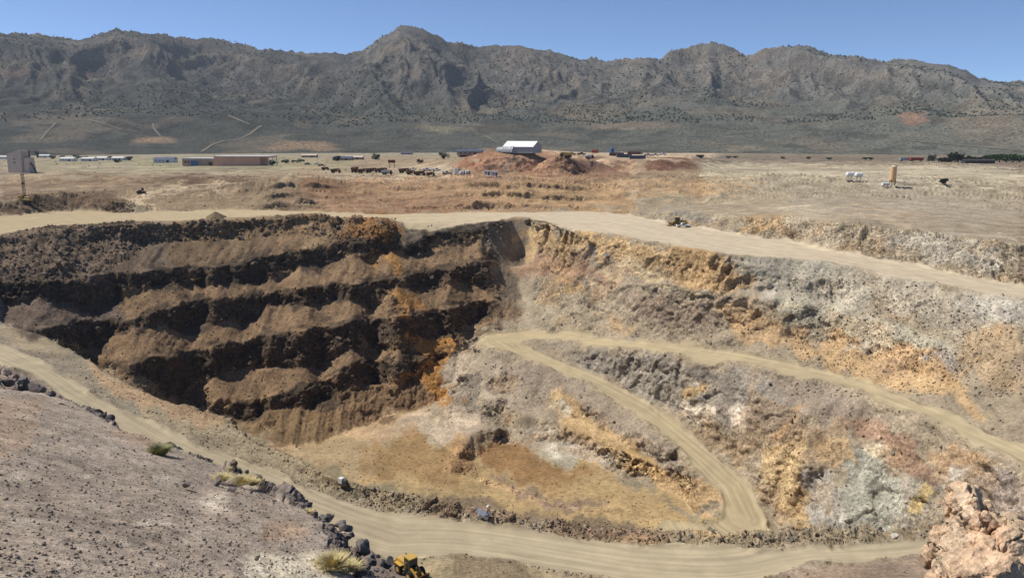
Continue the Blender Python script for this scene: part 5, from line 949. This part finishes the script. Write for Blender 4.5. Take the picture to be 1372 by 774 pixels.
def treemesh(seed, leafy):
    rr = random.Random(seed); vs, fs = [], []
    lobes = [(rr.uniform(-.45, .45), rr.uniform(-.45, .45), rr.uniform(.2, .8), rr.uniform(.2, .36)) for _ in range(9)]
    for lx, ly, lz, lr in lobes:
        for i in range(46):
            d = Vector((rr.gauss(0, 1), rr.gauss(0, 1), rr.gauss(0, 1))).normalized() * lr * rr.uniform(.55, 1.1); c = Vector((lx, ly, lz)) + d; a = Vector((rr.gauss(0, 1), rr.gauss(0, 1), rr.gauss(0, 1))).normalized(); b_ = a.orthogonal().normalized(); s_ = rr.uniform(.05, .11); k = len(vs)
            vs += [(c + a * s_)[:], (c + b_ * s_)[:], (c - a * s_)[:], (c - b_ * s_)[:]]; fs.append((k, k + 1, k + 2, k + 3))
    me = bpy.data.meshes.new('crown'); me.from_pydata(vs, [], fs); me.materials.append(M['leaf' if leafy else 'darkleaf'])
    b = B().cyl((0, 0, .22), .06, .5, r2=.035, seg=8)
    for lx, ly, lz, lr in lobes[:5]: b.bar((0, 0, .35), (lx * .8, ly * .8, lz), .018)
    tm = bpy.data.meshes.new('trunk'); b.bm.to_mesh(tm); b.bm.free(); tm.materials.append(M['bark']); return me, tm
TM = [treemesh(i, i % 2 == 0) for i in range(6)]
def tree(u, v, h, wd, lb, group, i=None):
    i = random.randrange(6) if i is None else i; p = hit(u, v); t = thing('tree', lb, 'tree', p, random.uniform(0, 6), group); t.scale = (wd, wd, h)
    for nm, me in zip(('crown', 'trunk'), TM[i]): o = bpy.data.objects.new(nm, me); COL.objects.link(o); o.parent = t
for u, h, wd in ((1262,5,9),(1270,5,9),(1275,10,7),(1284,10.5,8),(1293,6,9),(1302,7,9),(1312,6,10),(1320,8,10),(1330,9,12),(1339,9,12),(1348,9,12),(1357,9,12),(1366,8,12),(1374,8,12),(1384,9,12)): tree(u, 217.5, h, wd, 'green tree in the row behind the long dark shed', 'trees in the row behind the dark shed', 0 if u > 1315 else 3)
tree(1248, 216, 7, 7, 'round dark tree standing between the red trailer and the tree row', None, 5)
for u, v, h, wd in ((50,212,11,4),(70,213,5,7),(82,213,5,7),(104,214,7,8),(112,214,5,8),(128,215,4,6),(150,214,5,8),(172,215,5,7),(228,216,5,8),(158,218,4,7)): tree(u, v, h, wd, 'dark green tree among the white houses beyond the crusher house', 'trees among the white houses', 1 + 2 * (u % 2))
for u, v, h, wd, lb in ((382,219,4,6,'low green bush beside the open bay of the warehouse'),(394,218,3,4,'small bush between the warehouse and the parked pickups'),(403,218,4,6,'round bush just short of the parked pickups'),(451,216,6,7,'round green tree by the blue grey far building'),(504,214,7,9,'broad green tree behind the middle of the truck row'),(595,213,6,7,'lone dark green bush before the striped dump'),(563,219,4,5,'pale bush beyond the gap in the truck row'),(1262,247,3,4,'small dark bush on the sand past the silo'),(365,222,5,5,'dark bush under the open bay of the warehouse')): tree(u, v, h, wd, lb, None)
for u, v in ((1168,212),(1160,212),(1110,212),(1082,211),(985,210),(975,210),(1050,211),(940,210)): tree(u, v + 2, 3, 6, 'small dark bush at the far foot of the mountains', 'bushes at the far foot of the mountains', 1)
# ------------------------------------------------------------------ air
hz = bpy.data.meshes.new('haze'); bm = bmesh.new(); bmesh.ops.create_cube(bm, size=1, matrix=Matrix.Translation((0, 2450, 300)) @ Matrix.Diagonal((8000, 5100, 800, 1))); bm.to_mesh(hz); bm.free()
hm = bpy.data.materials.new('air'); hm.use_nodes = True; t_ = hm.node_tree; t_.nodes.remove(t_.nodes['Principled BSDF']); pv = t_.nodes.new('ShaderNodeVolumePrincipled'); pv.inputs['Color'].default_value = (.72, .82, .95, 1); pv.inputs['Density'].default_value = 4.5e-5; pv.inputs['Anisotropy'].default_value = .2
t_.links.new(pv.outputs[0], t_.nodes['Material Output'].inputs['Volume']); hz.materials.append(hm); ho = bpy.data.objects.new('haze', hz); COL.objects.link(ho); ho['kind'] = 'stuff'; ho['label'] = 'thin pale haze over the plain'
